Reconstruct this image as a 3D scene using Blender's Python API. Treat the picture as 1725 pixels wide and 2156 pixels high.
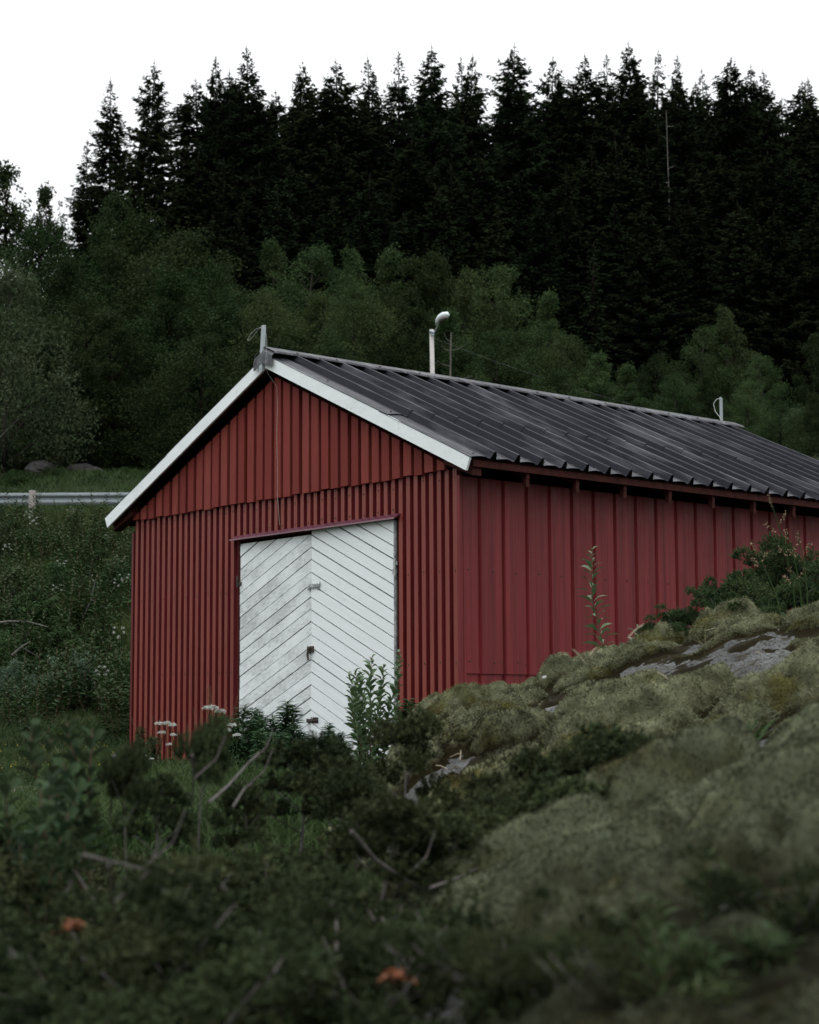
import bpy, math, random
import numpy as np
from mathutils import Vector, Matrix
R_ = math.radians
random.seed(7); rng = np.random.default_rng(11)
for o in list(bpy.data.objects): bpy.data.objects.remove(o)
SC = bpy.context.scene
COL = SC.collection

# ------------------------------------------------------------------ camera
CZ = 0.55; FPX = 3906.86; PITCH = 0.1172; ROLL = -0.0051
cd = bpy.data.cameras.new('camera'); cam = bpy.data.objects.new('camera', cd); COL.objects.link(cam)
cd.sensor_fit = 'HORIZONTAL'; cd.sensor_width = 24.0; cd.lens = FPX / 1725 * 24.0
cd.clip_start = 0.1; cd.clip_end = 3000
cam.matrix_world = Matrix.Translation((0, 0, CZ)) @ Matrix.Rotation(math.pi / 2 + PITCH, 4, 'X') @ Matrix.Rotation(ROLL, 4, 'Z')
cd.dof.use_dof = True; cd.dof.focus_distance = 14.5; cd.dof.aperture_fstop = 4.0; cd.dof.aperture_blades = 9
SC.camera = cam
# ------------------------------------------------------------------ world, sun, exposure
SUN_EL, SUN_AZ = R_(62), R_(196)      # azimuth clockwise from +Y: behind the camera, a little to the left
w = bpy.data.worlds.new('World'); SC.world = w; w.use_nodes = True
nt = w.node_tree; nt.nodes.clear()
sky = nt.nodes.new('ShaderNodeTexSky'); sky.sky_type = 'NISHITA'; sky.sun_disc = False
sky.sun_elevation = SUN_EL; sky.sun_rotation = SUN_AZ; sky.air_density = 1.0; sky.dust_density = 2.0
hs = nt.nodes.new('ShaderNodeHueSaturation'); hs.inputs['Saturation'].default_value = 0.12
cl = nt.nodes.new('ShaderNodeMix'); cl.data_type = 'RGBA'; cl.inputs[0].default_value = 0.82
# cloud layer over the clear sky: overcast, three times brighter overhead than at the horizon
tcw = nt.nodes.new('ShaderNodeTexCoord'); spw = nt.nodes.new('ShaderNodeSeparateXYZ'); nt.links.new(tcw.outputs['Generated'], spw.inputs[0])
mr = nt.nodes.new('ShaderNodeMapRange'); mr.inputs[1].default_value = 0; mr.inputs[2].default_value = 1; mr.inputs[3].default_value = 3.1; mr.inputs[4].default_value = 36.0
nt.links.new(spw.outputs['Z'], mr.inputs[0])
cm = nt.nodes.new('ShaderNodeMix'); cm.data_type = 'RGBA'; cm.blend_type = 'MULTIPLY'; cm.inputs[0].default_value = 1; cm.inputs[7].default_value = (.97, 1.0, 1.01, 1)
nt.links.new(mr.outputs[0], cm.inputs[6]); nt.links.new(cm.outputs[2], cl.inputs[7])
bg = nt.nodes.new('ShaderNodeBackground'); bg.inputs['Strength'].default_value = 0.1
wo = nt.nodes.new('ShaderNodeOutputWorld')
nt.links.new(sky.outputs[0], hs.inputs['Color']); nt.links.new(hs.outputs[0], cl.inputs[6])
nt.links.new(cl.outputs[2], bg.inputs[0]); nt.links.new(bg.outputs[0], wo.inputs[0])
sd = bpy.data.lights.new('sun', 'SUN'); sd.energy = 0.5; sd.angle = R_(35); sd.color = (1.0, 0.97, 0.93)
sun = bpy.data.objects.new('sun', sd); COL.objects.link(sun)
dv = Vector((math.sin(SUN_AZ) * math.cos(SUN_EL), math.cos(SUN_AZ) * math.cos(SUN_EL), math.sin(SUN_EL)))
sun.rotation_euler = dv.to_track_quat('Z', 'Y').to_euler()
SC.view_settings.view_transform = 'Standard'; SC.view_settings.look = 'None'
SC.view_settings.exposure = 0.0; SC.view_settings.gamma = 1.0
SC.render.engine = 'CYCLES'; SC.cycles.use_denoising = True
SC.cycles.max_bounces = 5; SC.cycles.diffuse_bounces = 1; SC.cycles.glossy_bounces = 2; SC.cycles.transparent_max_bounces = 4

# ------------------------------------------------------------------ helpers
def ray(X, Y):
    a = (X - 862.5) / FPX; b = -(Y - 1078) / FPX
    xx = a * math.cos(ROLL) - b * math.sin(ROLL); up = a * math.sin(ROLL) + b * math.cos(ROLL)
    return xx, math.cos(PITCH) - up * math.sin(PITCH), math.sin(PITCH) + up * math.cos(PITCH)
def at(X, Y, D):
    """world point seen at photo pixel (X, Y) when it stands D metres ahead of the camera"""
    d = ray(X, Y); t = D / d[1]
    return (d[0] * t, D, CZ + d[2] * t)
def _h(ix, iy, s):
    h = (ix.astype(np.int64) * 374761393 + iy.astype(np.int64) * 668265263 + s * 1442695041) & 0xffffffff
    h = ((h ^ (h >> 13)) * 1274126177) & 0xffffffff
    return ((h ^ (h >> 16)) & 0xffffff) / float(0xffffff)
def vn(x, y, s=0):
    x = np.asarray(x, float); y = np.asarray(y, float)
    ix = np.floor(x); iy = np.floor(y); fx = x - ix; fy = y - iy
    fx = fx * fx * (3 - 2 * fx); fy = fy * fy * (3 - 2 * fy)
    a = _h(ix, iy, s); b = _h(ix + 1, iy, s); c = _h(ix, iy + 1, s); d = _h(ix + 1, iy + 1, s)
    return (a * (1 - fx) + b * fx) * (1 - fy) + (c * (1 - fx) + d * fx) * fy * 1.0
def fbm(x, y, s=0, n=4):
    r = 0; a = .5; t = 0
    for i in range(n):
        r = r + a * vn(np.asarray(x) * 2 ** i, np.asarray(y) * 2 ** i, s + i * 17); t += a; a *= .5
    return r / t
def worley(x, y, s=0, jit=.9):
    x = np.asarray(x, float); y = np.asarray(y, float); ix = np.floor(x); iy = np.floor(y)
    f1 = np.full(x.shape, 9.); f2 = np.full(x.shape, 9.); cid = np.zeros(x.shape); cyy = np.zeros(x.shape)
    for dx in (-1, 0, 1):
        for dy in (-1, 0, 1):
            cx = ix + dx; cy = iy + dy
            px = cx + .5 + jit * (_h(cx, cy, s) - .5); py = cy + .5 + jit * (_h(cx, cy, s + 5) - .5)
            d = np.hypot(px - x, py - y); n = d < f1
            f2 = np.where(n, f1, np.minimum(f2, d)); cid = np.where(n, _h(cx, cy, s + 9), cid); cyy = np.where(n, py, cyy); f1 = np.where(n, d, f1)
    return f1, f2, cid, cyy
def sm(a, b, x):
    t = np.clip((np.asarray(x, float) - a) / (b - a), 0, 1); return t * t * (3 - 2 * t)

def raw_mesh(name, V, F, mat, smooth=False, uv=None, mats=None, mi=None):
    V = np.asarray(V, np.float32).reshape(-1, 3)
    me = bpy.data.meshes.new(name)
    if isinstance(F, np.ndarray):
        n, k = F.shape
        me.vertices.add(len(V)); me.vertices.foreach_set('co', V.ravel())
        me.loops.add(n * k); me.loops.foreach_set('vertex_index', F.astype(np.int32).ravel())
        me.polygons.add(n); me.polygons.foreach_set('loop_start', np.arange(0, n * k, k, dtype=np.int32))
        me.polygons.foreach_set('loop_total', np.full(n, k, np.int32))
        me.update(calc_edges=True)
    else:
        me.from_pydata([tuple(map(float, v)) for v in V], [], F)
    if uv is not None:
        l = me.uv_layers.new(name='uv'); l.data.foreach_set('uv', np.asarray(uv, np.float32).ravel())
    me.materials.append(mat)
    if mats:
        for m in mats: me.materials.append(m)
        me.polygons.foreach_set('material_index', np.asarray(mi, np.int32))
    if smooth: me.polygons.foreach_set('use_smooth', np.ones(len(me.polygons), bool))
    me.validate(); me.update()
    return me
def link(name, me, parent=None):
    o = bpy.data.objects.new(name, me); COL.objects.link(o)
    if parent is not None: o.parent = parent
    return o
def tag(o, label=None, cat=None, group=None, kind=None):
    if label: o['label'] = label
    if cat: o['category'] = cat
    if group: o['group'] = group
    if kind: o['kind'] = kind
    return o
def empty(name, loc, rz=0):
    o = bpy.data.objects.new(name, None); COL.objects.link(o); o.location = loc; o.rotation_euler = (0, 0, rz)
    o.empty_display_size = .2
    return o
class MB:
    def __init__(s): s.v = []; s.f = []; s.uv = []
    def add(s, vs, fs, uvs=None):
        b = len(s.v); s.v += [tuple(v) for v in vs]
        for f in fs: s.f.append([b + i for i in f])
        if uvs is None: uvs = [(0, 0)] * len(vs)
        for f in fs: s.uv += [uvs[i] for i in f]
    def box(s, x0, x1, y0, y1, z0, z1):
        s.add([(x0, y0, z0), (x1, y0, z0), (x1, y1, z0), (x0, y1, z0), (x0, y0, z1), (x1, y0, z1), (x1, y1, z1), (x0, y1, z1)],
              [(0, 3, 2, 1), (4, 5, 6, 7), (0, 1, 5, 4), (1, 2, 6, 5), (2, 3, 7, 6), (3, 0, 4, 7)])
    def hexa(s, p):   # 8 points, bottom ring then top ring
        s.add(p, [(0, 3, 2, 1), (4, 5, 6, 7), (0, 1, 5, 4), (1, 2, 6, 5), (2, 3, 7, 6), (3, 0, 4, 7)])
    def tube(s, pts, rad, n=7):
        pts = [Vector(p) for p in pts]
        if not hasattr(rad, '__len__'): rad = [rad] * len(pts)
        vs = []; fs = []
        for i, p in enumerate(pts):
            t = (pts[min(i + 1, len(pts) - 1)] - pts[max(i - 1, 0)]).normalized()
            a = t.orthogonal().normalized() if i == 0 else (a - t * a.dot(t)).normalized()
            b = t.cross(a)
            for k in range(n):
                an = 2 * math.pi * k / n; vs.append(p + (a * math.cos(an) + b * math.sin(an)) * rad[i])
        for i in range(len(pts) - 1):
            for k in range(n):
                fs.append((i * n + k, i * n + (k + 1) % n, (i + 1) * n + (k + 1) % n, (i + 1) * n + k))
        fs.append(tuple(range(n))[::-1]); fs.append(tuple((len(pts) - 1) * n + k for k in range(n)))
        s.add(vs, fs)
    def prism(s, poly, off, uvs=None):   # poly: 3-D points, off: extrusion vector
        n = len(poly); top = [tuple(Vector(p) + Vector(off)) for p in poly]
        fs = [tuple(range(n)), tuple(range(n, 2 * n))[::-1]] + [(i, i + n, (i + 1) % n + n, (i + 1) % n) for i in range(n)]
        s.add(list(poly) + top, fs, None if uvs is None else list(uvs) * 2)
    def dome(s, c, ax, r, h):    # little screw head
        ax = Vector(ax).normalized(); a = ax.orthogonal().normalized(); b = ax.cross(a); c = Vector(c); vs = []
        for rr, hh in ((r, 0), (r * .8, h * .7)):
            for k in range(6):
                an = k * math.pi / 3; vs.append(c + (a * math.cos(an) + b * math.sin(an)) * rr + ax * hh)
        vs.append(c + ax * h)
        s.add(vs, [(k, (k + 1) % 6, 6 + (k + 1) % 6, 6 + k) for k in range(6)] + [(6 + k, 6 + (k + 1) % 6, 12) for k in range(6)])
    def mesh(s, name, mat, smooth=False): 
        return raw_mesh(name, s.v, s.f, mat, smooth, s.uv)
    def build(s, name, mat, parent=None, smooth=False):
        return link(name, s.mesh(name, mat, smooth), parent)
def rhombs(C, A, N, L, W, mid=.45, fold=0.0):
    """leaf-shaped quads: C base points, A long axes, N blade normals (arrays of n x 3)"""
    C = np.asarray(C, float); n = len(C)
    A = A / (np.linalg.norm(A, axis=1, keepdims=True) + 1e-9)
    B = np.cross(A, N); B /= (np.linalg.norm(B, axis=1, keepdims=True) + 1e-9); N2 = np.cross(B, A)
    L = np.broadcast_to(np.asarray(L, float), (n,))[:, None]; W = np.broadcast_to(np.asarray(W, float), (n,))[:, None]
    m = C + A * L * mid + N2 * W * fold
    V = np.stack([C, m + B * W / 2, C + A * L, m - B * W / 2], 1).reshape(-1, 3)
    return V, np.arange(4 * n).reshape(n, 4)
def rdir(n, r=rng):
    v = r.normal(size=(n, 3)); return v / np.linalg.norm(v, axis=1, keepdims=True)
def cat(parts):
    Vs = []; Fs = []; b = 0
    for V, F in parts: Vs.append(V); Fs.append(F + b); b += len(V)
    return np.concatenate(Vs), np.concatenate(Fs)

# ------------------------------------------------------------------ materials
def M(name, rough=.7, spec=.3, metal=0.0):
    m = bpy.data.materials.new(name); m.use_nodes = True; n = m.node_tree; b = n.nodes['Principled BSDF']
    b.inputs['Roughness'].default_value = rough; b.inputs['Specular IOR Level'].default_value = spec; b.inputs['Metallic'].default_value = metal
    return m, n, b
def ramp(n, fac, stops):
    r = n.nodes.new('ShaderNodeValToRGB'); e = r.color_ramp.elements
    while len(e) < len(stops): e.new(.5)
    for i, (p, c) in enumerate(stops):
        e[i].position = p; e[i].color = (*c, 1) if len(c) == 3 else c
    n.links.new(fac, r.inputs[0]); return r.outputs[0]
def coords(n, scale=(1, 1, 1), rot=(0, 0, 0), src='Object'):
    t = n.nodes.new('ShaderNodeTexCoord'); mp = n.nodes.new('ShaderNodeMapping')
    mp.inputs['Scale'].default_value = scale; mp.inputs['Rotation'].default_value = rot
    n.links.new(t.outputs[src], mp.inputs[0]); return mp.outputs[0]
def noise(n, vec, scale, detail=4, rough=.55, dist=0):
    t = n.nodes.new('ShaderNodeTexNoise'); t.inputs['Scale'].default_value = scale; t.inputs['Detail'].default_value = detail
    t.inputs['Roughness'].default_value = rough; t.inputs['Distortion'].default_value = dist
    n.links.new(vec, t.inputs['Vector']); return t.outputs['Fac']
def mix(n, fac, a, b, mode='MIX'):
    x = n.nodes.new('ShaderNodeMix'); x.data_type = 'RGBA'; x.blend_type = mode
    for i, v in ((0, fac), (6, a), (7, b)):
        if hasattr(v, 'links'): n.links.new(v, x.inputs[i])
        else: x.inputs[i].default_value = v if i == 0 else (*v, 1)
    return x.outputs[2]
def bump(n, b, h, strength=.3, dist=.01):
    x = n.nodes.new('ShaderNodeBump'); x.inputs['Strength'].default_value = strength; x.inputs['Distance'].default_value = dist
    n.links.new(h, x.inputs['Height']); n.links.new(x.outputs[0], b.inputs['Normal'])
def metal_paint(name, col, rough, spec=.4, var=.25, streak=(3, 3, .35), crest_col=None):
    m, n, b = M(name, rough, spec)
    c = coords(n, streak); f = noise(n, c, 2.2, 5, .6)
    d = tuple(x * (1 - var) for x in col); l = tuple(min(1, x * (1 + var)) for x in col)
    k = ramp(n, f, [(.3, d), (.7, l)])
    if crest_col:
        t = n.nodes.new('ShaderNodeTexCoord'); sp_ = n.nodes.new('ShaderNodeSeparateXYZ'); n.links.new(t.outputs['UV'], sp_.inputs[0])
        fz = ramp(n, noise(n, coords(n, (1.2, 1.2, .4)), 1.6, 4, .6), [(.3, tuple(x * .72 for x in crest_col)), (.7, crest_col)])
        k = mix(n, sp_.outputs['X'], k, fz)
    f2 = noise(n, coords(n), 38, 3, .7)
    k2 = mix(n, ramp(n, f2, [(.62, (0, 0, 0)), (.8, (.35, .35, .35))]), k, tuple(x * .55 + .015 for x in col))
    n.links.new(k2, b.inputs['Base Color'])
    n.links.new(ramp(n, noise(n, coords(n), 5, 4), [(.3, (rough - .08,) * 3), (.7, (rough + .12,) * 3)]), b.inputs['Roughness'])
    bump(n, b, noise(n, coords(n, (1, 1, .25)), 6, 3), .25, .012)
    return m
RED_F = metal_paint('red_corrugated_paint', (.100, .011, .013), .40, .4, crest_col=(.205, .042, .029))
RED_S = metal_paint('red_panel_paint', (.138, .0145, .017), .48, .3, .34, (6, 6, .22))
MAROON = metal_paint('maroon_flashing_paint', (.075, .012, .028), .35, .5)
ROOFM_ = metal_paint('dark_roof_steel', (.010, .0115, .018), .38, .12, .2, (1, 1, 1))
def roof_mat():
    m, n, b = M('dark_roof_steel_sheen_streaks', .4, .07)
    f = noise(n, coords(n), 2.2, 5, .6); g = noise(n, coords(n, (7, .45, .45)), 1.3, 4, .6, .2); st = noise(n, coords(n, (26, .8, .8)), 1, 3, .6)
    k = ramp(n, f, [(.3, (.010, .0105, .015)), (.7, (.015, .016, .022))])
    ml = n.nodes.new('ShaderNodeMath'); ml.operation = 'MULTIPLY_ADD'; ml.inputs[1].default_value = .35; n.links.new(st, ml.inputs[0]); n.links.new(g, ml.inputs[2])
    k = mix(n, ramp(n, ml.outputs[0], [(.68, (0, 0, 0)), (.90, (.7, .7, .7))]), k, (.12, .12, .135))  # pale streaks put glossy highlights of worn steel into the colour
    n.links.new(k, b.inputs['Base Color']); n.links.new(ramp(n, f, [(.3, (.32,) * 3), (.7, (.5,) * 3)]), b.inputs['Roughness'])
    bump(n, b, noise(n, coords(n, (1, .4, .4)), 5, 3), .3, .012); return m
ROOFM = roof_mat()
GALV = metal_paint('galvanised_steel', (.30, .34, .36), .45, .5, .15, (4, 4, 1))
def wood_red():
    m, n, b = M('red_painted_boards', .75, .2)
    t = n.nodes.new('ShaderNodeTexCoord'); sp = n.nodes.new('ShaderNodeSeparateXYZ'); n.links.new(t.outputs['UV'], sp.inputs[0])
    wn = n.nodes.new('ShaderNodeTexWhiteNoise'); wn.noise_dimensions = '1D'; n.links.new(sp.outputs['X'], wn.inputs['W'])
    per = ramp(n, wn.outputs['Value'], [(0, (.125, .017, .013)), (.5, (.180, .027, .021)), (1, (.215, .045, .034))])
    g = noise(n, coords(n, (16, 16, .8)), 3, 6, .65)
    k = mix(n, ramp(n, g, [(.35, (0, 0, 0)), (.75, (.55, .55, .55))]), per, (.08, .016, .014))
    w2 = noise(n, coords(n, (30, 30, 1.6)), 2.5, 5, .7)
    k = mix(n, ramp(n, w2, [(.64, (0, 0, 0)), (.76, (.5, .5, .5))]), k, (.26, .12, .10))
    n.links.new(k, b.inputs['Base Color']); bump(n, b, g, .4, .006); return m
WOOD_R = wood_red()
def white_paint(name, uv, peel=.62, base=(.74, .78, .79)):
    m, n, b = M(name, .6, .3)
    src = 'UV' if uv else 'Object'
    sc = (1.1, 12, 12) if uv else (5, 1.6, 5)
    g = noise(n, coords(n, sc, src=src), 11, 9, .78)
    big = noise(n, coords(n, src=src), 1.6, 3)
    mul = n.nodes.new('ShaderNodeMath'); mul.operation = 'MULTIPLY_ADD'; mul.inputs[1].default_value = .45
    n.links.new(big, mul.inputs[0]); n.links.new(g, mul.inputs[2])
    dirt = ramp(n, noise(n, coords(n, sc, src=src), 2.3, 5, .6), [(.3, tuple(x * .9 for x in base)), (.7, base)])
    k = mix(n, ramp(n, mul.outputs[0], [(peel + .16, (0, 0, 0)), (peel + .26, (.75, .75, .75))]), dirt, (.27, .28, .28))
    k = mix(n, ramp(n, noise(n, coords(n, src=src), 22, 2, .4), [(.74, (0, 0, 0)), (.8, (.7, .7, .7))]), k, (.22, .22, .22))
    n.links.new(k, b.inputs['Base Color']); bump(n, b, g, .35, .004); return m
WHITE_D = white_paint('weathered_white_planks', True, .55)
WHITE_R = white_paint('cleaner_white_planks', True, .68)
WHITE_B = white_paint('weathered_white_board', False, .66)
def simple(name, col, rough=.7, spec=.3, sc=8, var=.3, metal=0, b_=.2, stretch=(1, 1, 1)):
    m, n, b = M(name, rough, spec, metal)
    f = noise(n, coords(n, stretch), sc, 5, .6)
    n.links.new(ramp(n, f, [(.3, tuple(x * (1 - var) for x in col)), (.7, tuple(x * (1 + var) for x in col))]), b.inputs['Base Color'])
    bump(n, b, f, b_, .01); return m
OLDWOOD = simple('weathered_wood', (.30, .28, .26), .85, .1, 12, .35, stretch=(6, 6, .6))
REDWOOD = simple('old_red_timber', (.040, .010, .008), .8, .15, 14, .5)
CORE = simple('shade_dark_backing_wood', (.012, .004, .004), .9, .05)  # blackened so that board gaps and eaves read as shade
IRON = simple('rusty_iron', (.045, .035, .03), .6, .4, 30, .5, .3)
SHINY = simple('zinc_bracket', (.33, .36, .36), .4, .5, 40, .5, .5)
WIRE = simple('white_wire', (.42, .43, .41), .6, .3, 10, .1)
LAMPW = simple('pale_lamp_shell', (.62, .68, .70), .4, .4, 3, .08)
LENS = simple('lamp_lens', (.12, .11, .10), .2, .5, 3, .2)
BARK = simple('grey_bark', (.035, .031, .026), .9, .1, 9, .5, stretch=(3, 3, .8))
DARKBARK = simple('dark_bark', (.009, .007, .006), .95, .05, 9, .4)
PALEBARK = simple('pale_dead_wood', (.24, .23, .21), .85, .1, 9, .45, stretch=(3, 3, .6))
OLDDEAD = simple('grey_dead_wood', (.11, .105, .095), .85, .1, 9, .5, stretch=(3, 3, .6))
TWIG = simple('grey_twig_wood', (.095, .085, .082), .85, .1, 30, .4)
STRAW = simple('dry_straw', (.34, .29, .21), .85, .1, 20, .3)
ORANGE = simple('rusty_orange_leaf', (.12, .034, .009), .7, .2, 25, .4)
STEMM = simple('reddish_stem', (.07, .045, .03), .8, .1, 20, .3)
FLOWER = simple('white_flower', (.48, .50, .45), .8, .1, 50, .15)
YELLOW = simple('yellow_flower', (.40, .34, .03), .8, .1, 50, .15)
PINK = simple('sorrel_seed_heads', (.20, .14, .09), .85, .1, 50, .3)
QUARTZ = simple('white_stone', (.6, .6, .62), .6, .4, 30, .2)
STONE = simple('slope_stone', (.050, .047, .047), .9, .2, 5, .5, b_=.5)
def leafm(name, dark, light, scale=1.2, rough=.6, spec=.05, fine=22, trans=0.0, hue=.12):
    m, n, b = M(name, rough, spec)
    f = noise(n, coords(n), scale, 3); f2 = noise(n, coords(n), fine, 2)
    add = n.nodes.new('ShaderNodeMath'); add.operation = 'MULTIPLY_ADD'; add.inputs[1].default_value = .5
    n.links.new(f2, add.inputs[0]); n.links.new(f, add.inputs[2])
    k = ramp(n, add.outputs[0], [(.5, dark), (1.0, light)])
    oi = n.nodes.new('ShaderNodeObjectInfo')
    v = n.nodes.new('ShaderNodeMapRange'); v.inputs[3].default_value = 1 - hue * 2; v.inputs[4].default_value = 1 + hue * 2.5
    n.links.new(oi.outputs['Random'], v.inputs[0])
    h = n.nodes.new('ShaderNodeHueSaturation'); n.links.new(v.outputs[0], h.inputs['Value']); n.links.new(k, h.inputs['Color'])
    v2 = n.nodes.new('ShaderNodeMapRange'); v2.inputs[3].default_value = .5 - .025; v2.inputs[4].default_value = .5 + .02
    wn = n.nodes.new('ShaderNodeTexWhiteNoise'); wn.noise_dimensions = '1D'; n.links.new(oi.outputs['Random'], wn.inputs['W'])
    n.links.new(wn.outputs['Value'], v2.inputs[0]); n.links.new(v2.outputs[0], h.inputs['Hue'])
    n.links.new(h.outputs[0], b.inputs['Base Color'])
    if trans:
        tr = n.nodes.new('ShaderNodeBsdfTranslucent'); ms = n.nodes.new('ShaderNodeMixShader'); ms.inputs[0].default_value = trans
        n.links.new(h.outputs[0], tr.inputs['Color']); out = n.nodes['Material Output']
        n.links.new(b.outputs[0], ms.inputs[1]); n.links.new(tr.outputs[0], ms.inputs[2]); n.links.new(ms.outputs[0], out.inputs['Surface'])
    return m
SPRUCE = leafm('spruce_needles', (.007, .012, .006), (.020, .028, .014), .6, .9, .0, 8)
BIRCH = leafm('birch_leaves', (.015, .032, .011), (.056, .080, .032), .35, .8, .03, 6, .25)
BIRCHD = leafm('dark_alder_leaves', (.008, .018, .006), (.031, .046, .018), .35, .8, .03, 6, .2)
WILLOW = leafm('willow_leaves', (.020, .038, .017), (.066, .090, .048), .6, .8, .04, 6, .2)
SILVER = leafm('silver_willow_leaves', (.020, .044, .020), (.125, .165, .115), 1.5, .7, .08, 14, .15)
HERB = leafm('herb_leaves', (.012, .032, .009), (.040, .066, .022), 2, .65, .1, 20, .2)
FIREW = leafm('fireweed_leaves', (.014, .045, .016), (.050, .098, .040), 3, .55, .2, 25, .2)
SAPL = leafm('sapling_leaves', (.040, .080, .032), (.115, .165, .080), 3, .5, .35, 25, .2)
JUNI = leafm('juniper_needles', (.013, .021, .009), (.054, .067, .030), 5, .8, .05, 40, .1)
JUNG = leafm('deep_green_juniper', (.016, .036, .014), (.060, .088, .038), 5, .8, .05, 40, .1)
GRASSM = leafm('grass_blades', (.014, .032, .009), (.055, .080, .026), .9, .7, .15, 14, .25, .05)
DRYG = leafm('dry_grass_blades', (.06, .065, .03), (.15, .14, .075), 2, .8, .1, 14, .2, .05)

def ground_mat():
    m, n, b = M('meadow_soil', .95, .05)
    f = noise(n, coords(n), .35, 6, .65); f2 = noise(n, coords(n), 9, 5, .7)
    k = ramp(n, f, [(.3, (.012, .020, .009)), (.55, (.022, .034, .013)), (.75, (.035, .038, .020))])
    k = mix(n, ramp(n, f2, [(.4, (0, 0, 0)), (.8, (.6, .6, .6))]), k, (.014, .012, .009))
    n.links.new(k, b.inputs['Base Color']); bump(n, b, f2, .6, .05); return m
GROUND = ground_mat()
def gravel_mat():
    m, n, b = M('grey_gravel', .95, .1)
    v = n.nodes.new('ShaderNodeTexVoronoi'); v.inputs['Scale'].default_value = 38; n.links.new(coords(n), v.inputs['Vector'])
    k = ramp(n, v.outputs['Distance'], [(0, (.20, .19, .185)), (.6, (.08, .075, .07))])
    k = mix(n, ramp(n, noise(n, coords(n), 2, 5), [(.4, (0, 0, 0)), (.7, (.7, .7, .7))]), k, (.05, .055, .03))
    n.links.new(k, b.inputs['Base Color']); bump(n, b, v.outputs['Distance'], .8, .02); return m
GRAVEL = gravel_mat()
def rock_mat():
    m, n, b = M('lichened_granite', .9, .15)
    f = noise(n, coords(n), 4, 6, .65); pt = noise(n, coords(n), 7, 6, .75)
    v = n.nodes.new('ShaderNodeTexVoronoi'); v.inputs['Scale'].default_value = 60; v.inputs['Randomness'].default_value = 1; n.links.new(coords(n), v.inputs['Vector'])
    sp = noise(n, coords(n), 48, 3, .8)
    k = ramp(n, f, [(.3, (.04, .041, .042)), (.55, (.085, .087, .087)), (.75, (.15, .15, .148))])
    k = mix(n, ramp(n, v.outputs['Distance'], [(.25, (.9, .9, .9)), (.42, (0, 0, 0))]), k, (.022, .021, .020))
    k = mix(n, ramp(n, sp, [(.52, (0, 0, 0)), (.58, (.9, .9, .9))]), k, (.028, .026, .022))
    k = mix(n, ramp(n, pt, [(.53, (0, 0, 0)), (.6, (.95, .95, .95))]), k, (.020, .015, .006))
    n.links.new(k, b.inputs['Base Color']); bump(n, b, sp, .7, .012); return m
ROCK = rock_mat()
def moss_mat(name, pale, mid, dark, gold, thin):
    """cushion moss: pale where the cushion is thick, brown thin mat between cushions ('thick' is stored per vertex)"""
    m, n, b = M(name, .95, .05)
    f = noise(n, coords(n), 1.7, 5, .6, .5); f2 = noise(n, coords(n), 10, 4, .6); g = noise(n, coords(n, (1, 1, 1), (0, 0, 1)), 2.3, 4, .6, .3)
    k = ramp(n, f, [(.32, mid), (.60, pale)])
    k = mix(n, ramp(n, g, [(.52, (0, 0, 0)), (.63, (.8, .8, .8))]), k, gold)
    k = mix(n, ramp(n, f2, [(.35, (.55, .55, .55)), (.6, (0, 0, 0))]), k, dark)
    at_ = n.nodes.new('ShaderNodeAttribute'); at_.attribute_name = 'thick'
    ad = n.nodes.new('ShaderNodeMath'); ad.operation = 'MULTIPLY_ADD'; ad.inputs[1].default_value = .35; n.links.new(f2, ad.inputs[0]); n.links.new(at_.outputs['Fac'], ad.inputs[2])
    k = mix(n, ramp(n, ad.outputs[0], [(.28, (1, 1, 1)), (.62, (0, 0, 0))]), k, ramp(n, g, [(.4, thin), (.6, tuple(x * .55 for x in thin))]))
    n.links.new(k, b.inputs['Base Color']); bump(n, b, f2, .5, .01); return m
def set_thick(me, v, per=1):
    a = me.attributes.new('thick', 'FLOAT', 'POINT'); a.data.foreach_set('value', np.repeat(np.asarray(v, np.float32), per))
MOSS = moss_mat('pale_woolly_moss', (.190, .198, .118), (.100, .110, .064), (.028, .031, .016), (.078, .066, .010), (.013, .010, .004))
MOSS2 = moss_mat('soft_green_moss', (.078, .086, .052), (.046, .053, .032), (.014, .016, .009), (.032, .029, .009), (.012, .011, .006))

# ------------------------------------------------------------------ terrain
TY = [-60, 12, 20, 25, 30, 38, 45, 47, 54, 58, 66, 75, 95, 120, 150, 200, 320]
TZ = [0, 0, 0.02, .25, 1.1, 3.6, 5.75, 5.9, 5.95, 7.3, 10.0, 12.5, 17.5, 25, 33, 42, 46]
def terr(x, y):
    x = np.asarray(x, float); y = np.asarray(y, float)
    z = np.interp(y, TY, TZ)
    slope = sm(24, 32, y) * (1 - sm(44, 46, y) * (1 - sm(55, 58, y)))
    z = z + slope * (fbm(x * .35, y * .35, 3) - .5) * 1.3 + (fbm(x * .7, y * .7, 9) - .5) * .10 * sm(3, 6, y)
    z = z - .6 * sm(-1.5, -9, x) * sm(60, 75, y)
    return z
ys = np.concatenate([np.arange(-20, 2, 2.), np.arange(2, 28, .3), np.arange(28, 62, .6), np.arange(62, 130, 2.5), np.arange(130, 330, 10)])
xs = np.concatenate([np.arange(-160, -20, 8.), np.arange(-20, -9, 1.), np.arange(-9, 6, .3), np.arange(6, 22, 1.), np.arange(22, 170, 8.)])
def grid(xs, ys, zf):
    X, Y = np.meshgrid(xs, ys); Z = zf(X, Y); V = np.stack([X, Y, Z], -1).reshape(-1, 3)
    nx, ny = len(xs), len(ys); i = (np.arange(ny - 1)[:, None] * nx + np.arange(nx - 1)[None]).ravel()
    return V, np.stack([i, i + 1, i + nx + 1, i + nx], 1)
V, F = grid(xs, ys, terr)
tag(link('ground', raw_mesh('ground', V, F, GROUND, True)), kind='structure')
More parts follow.
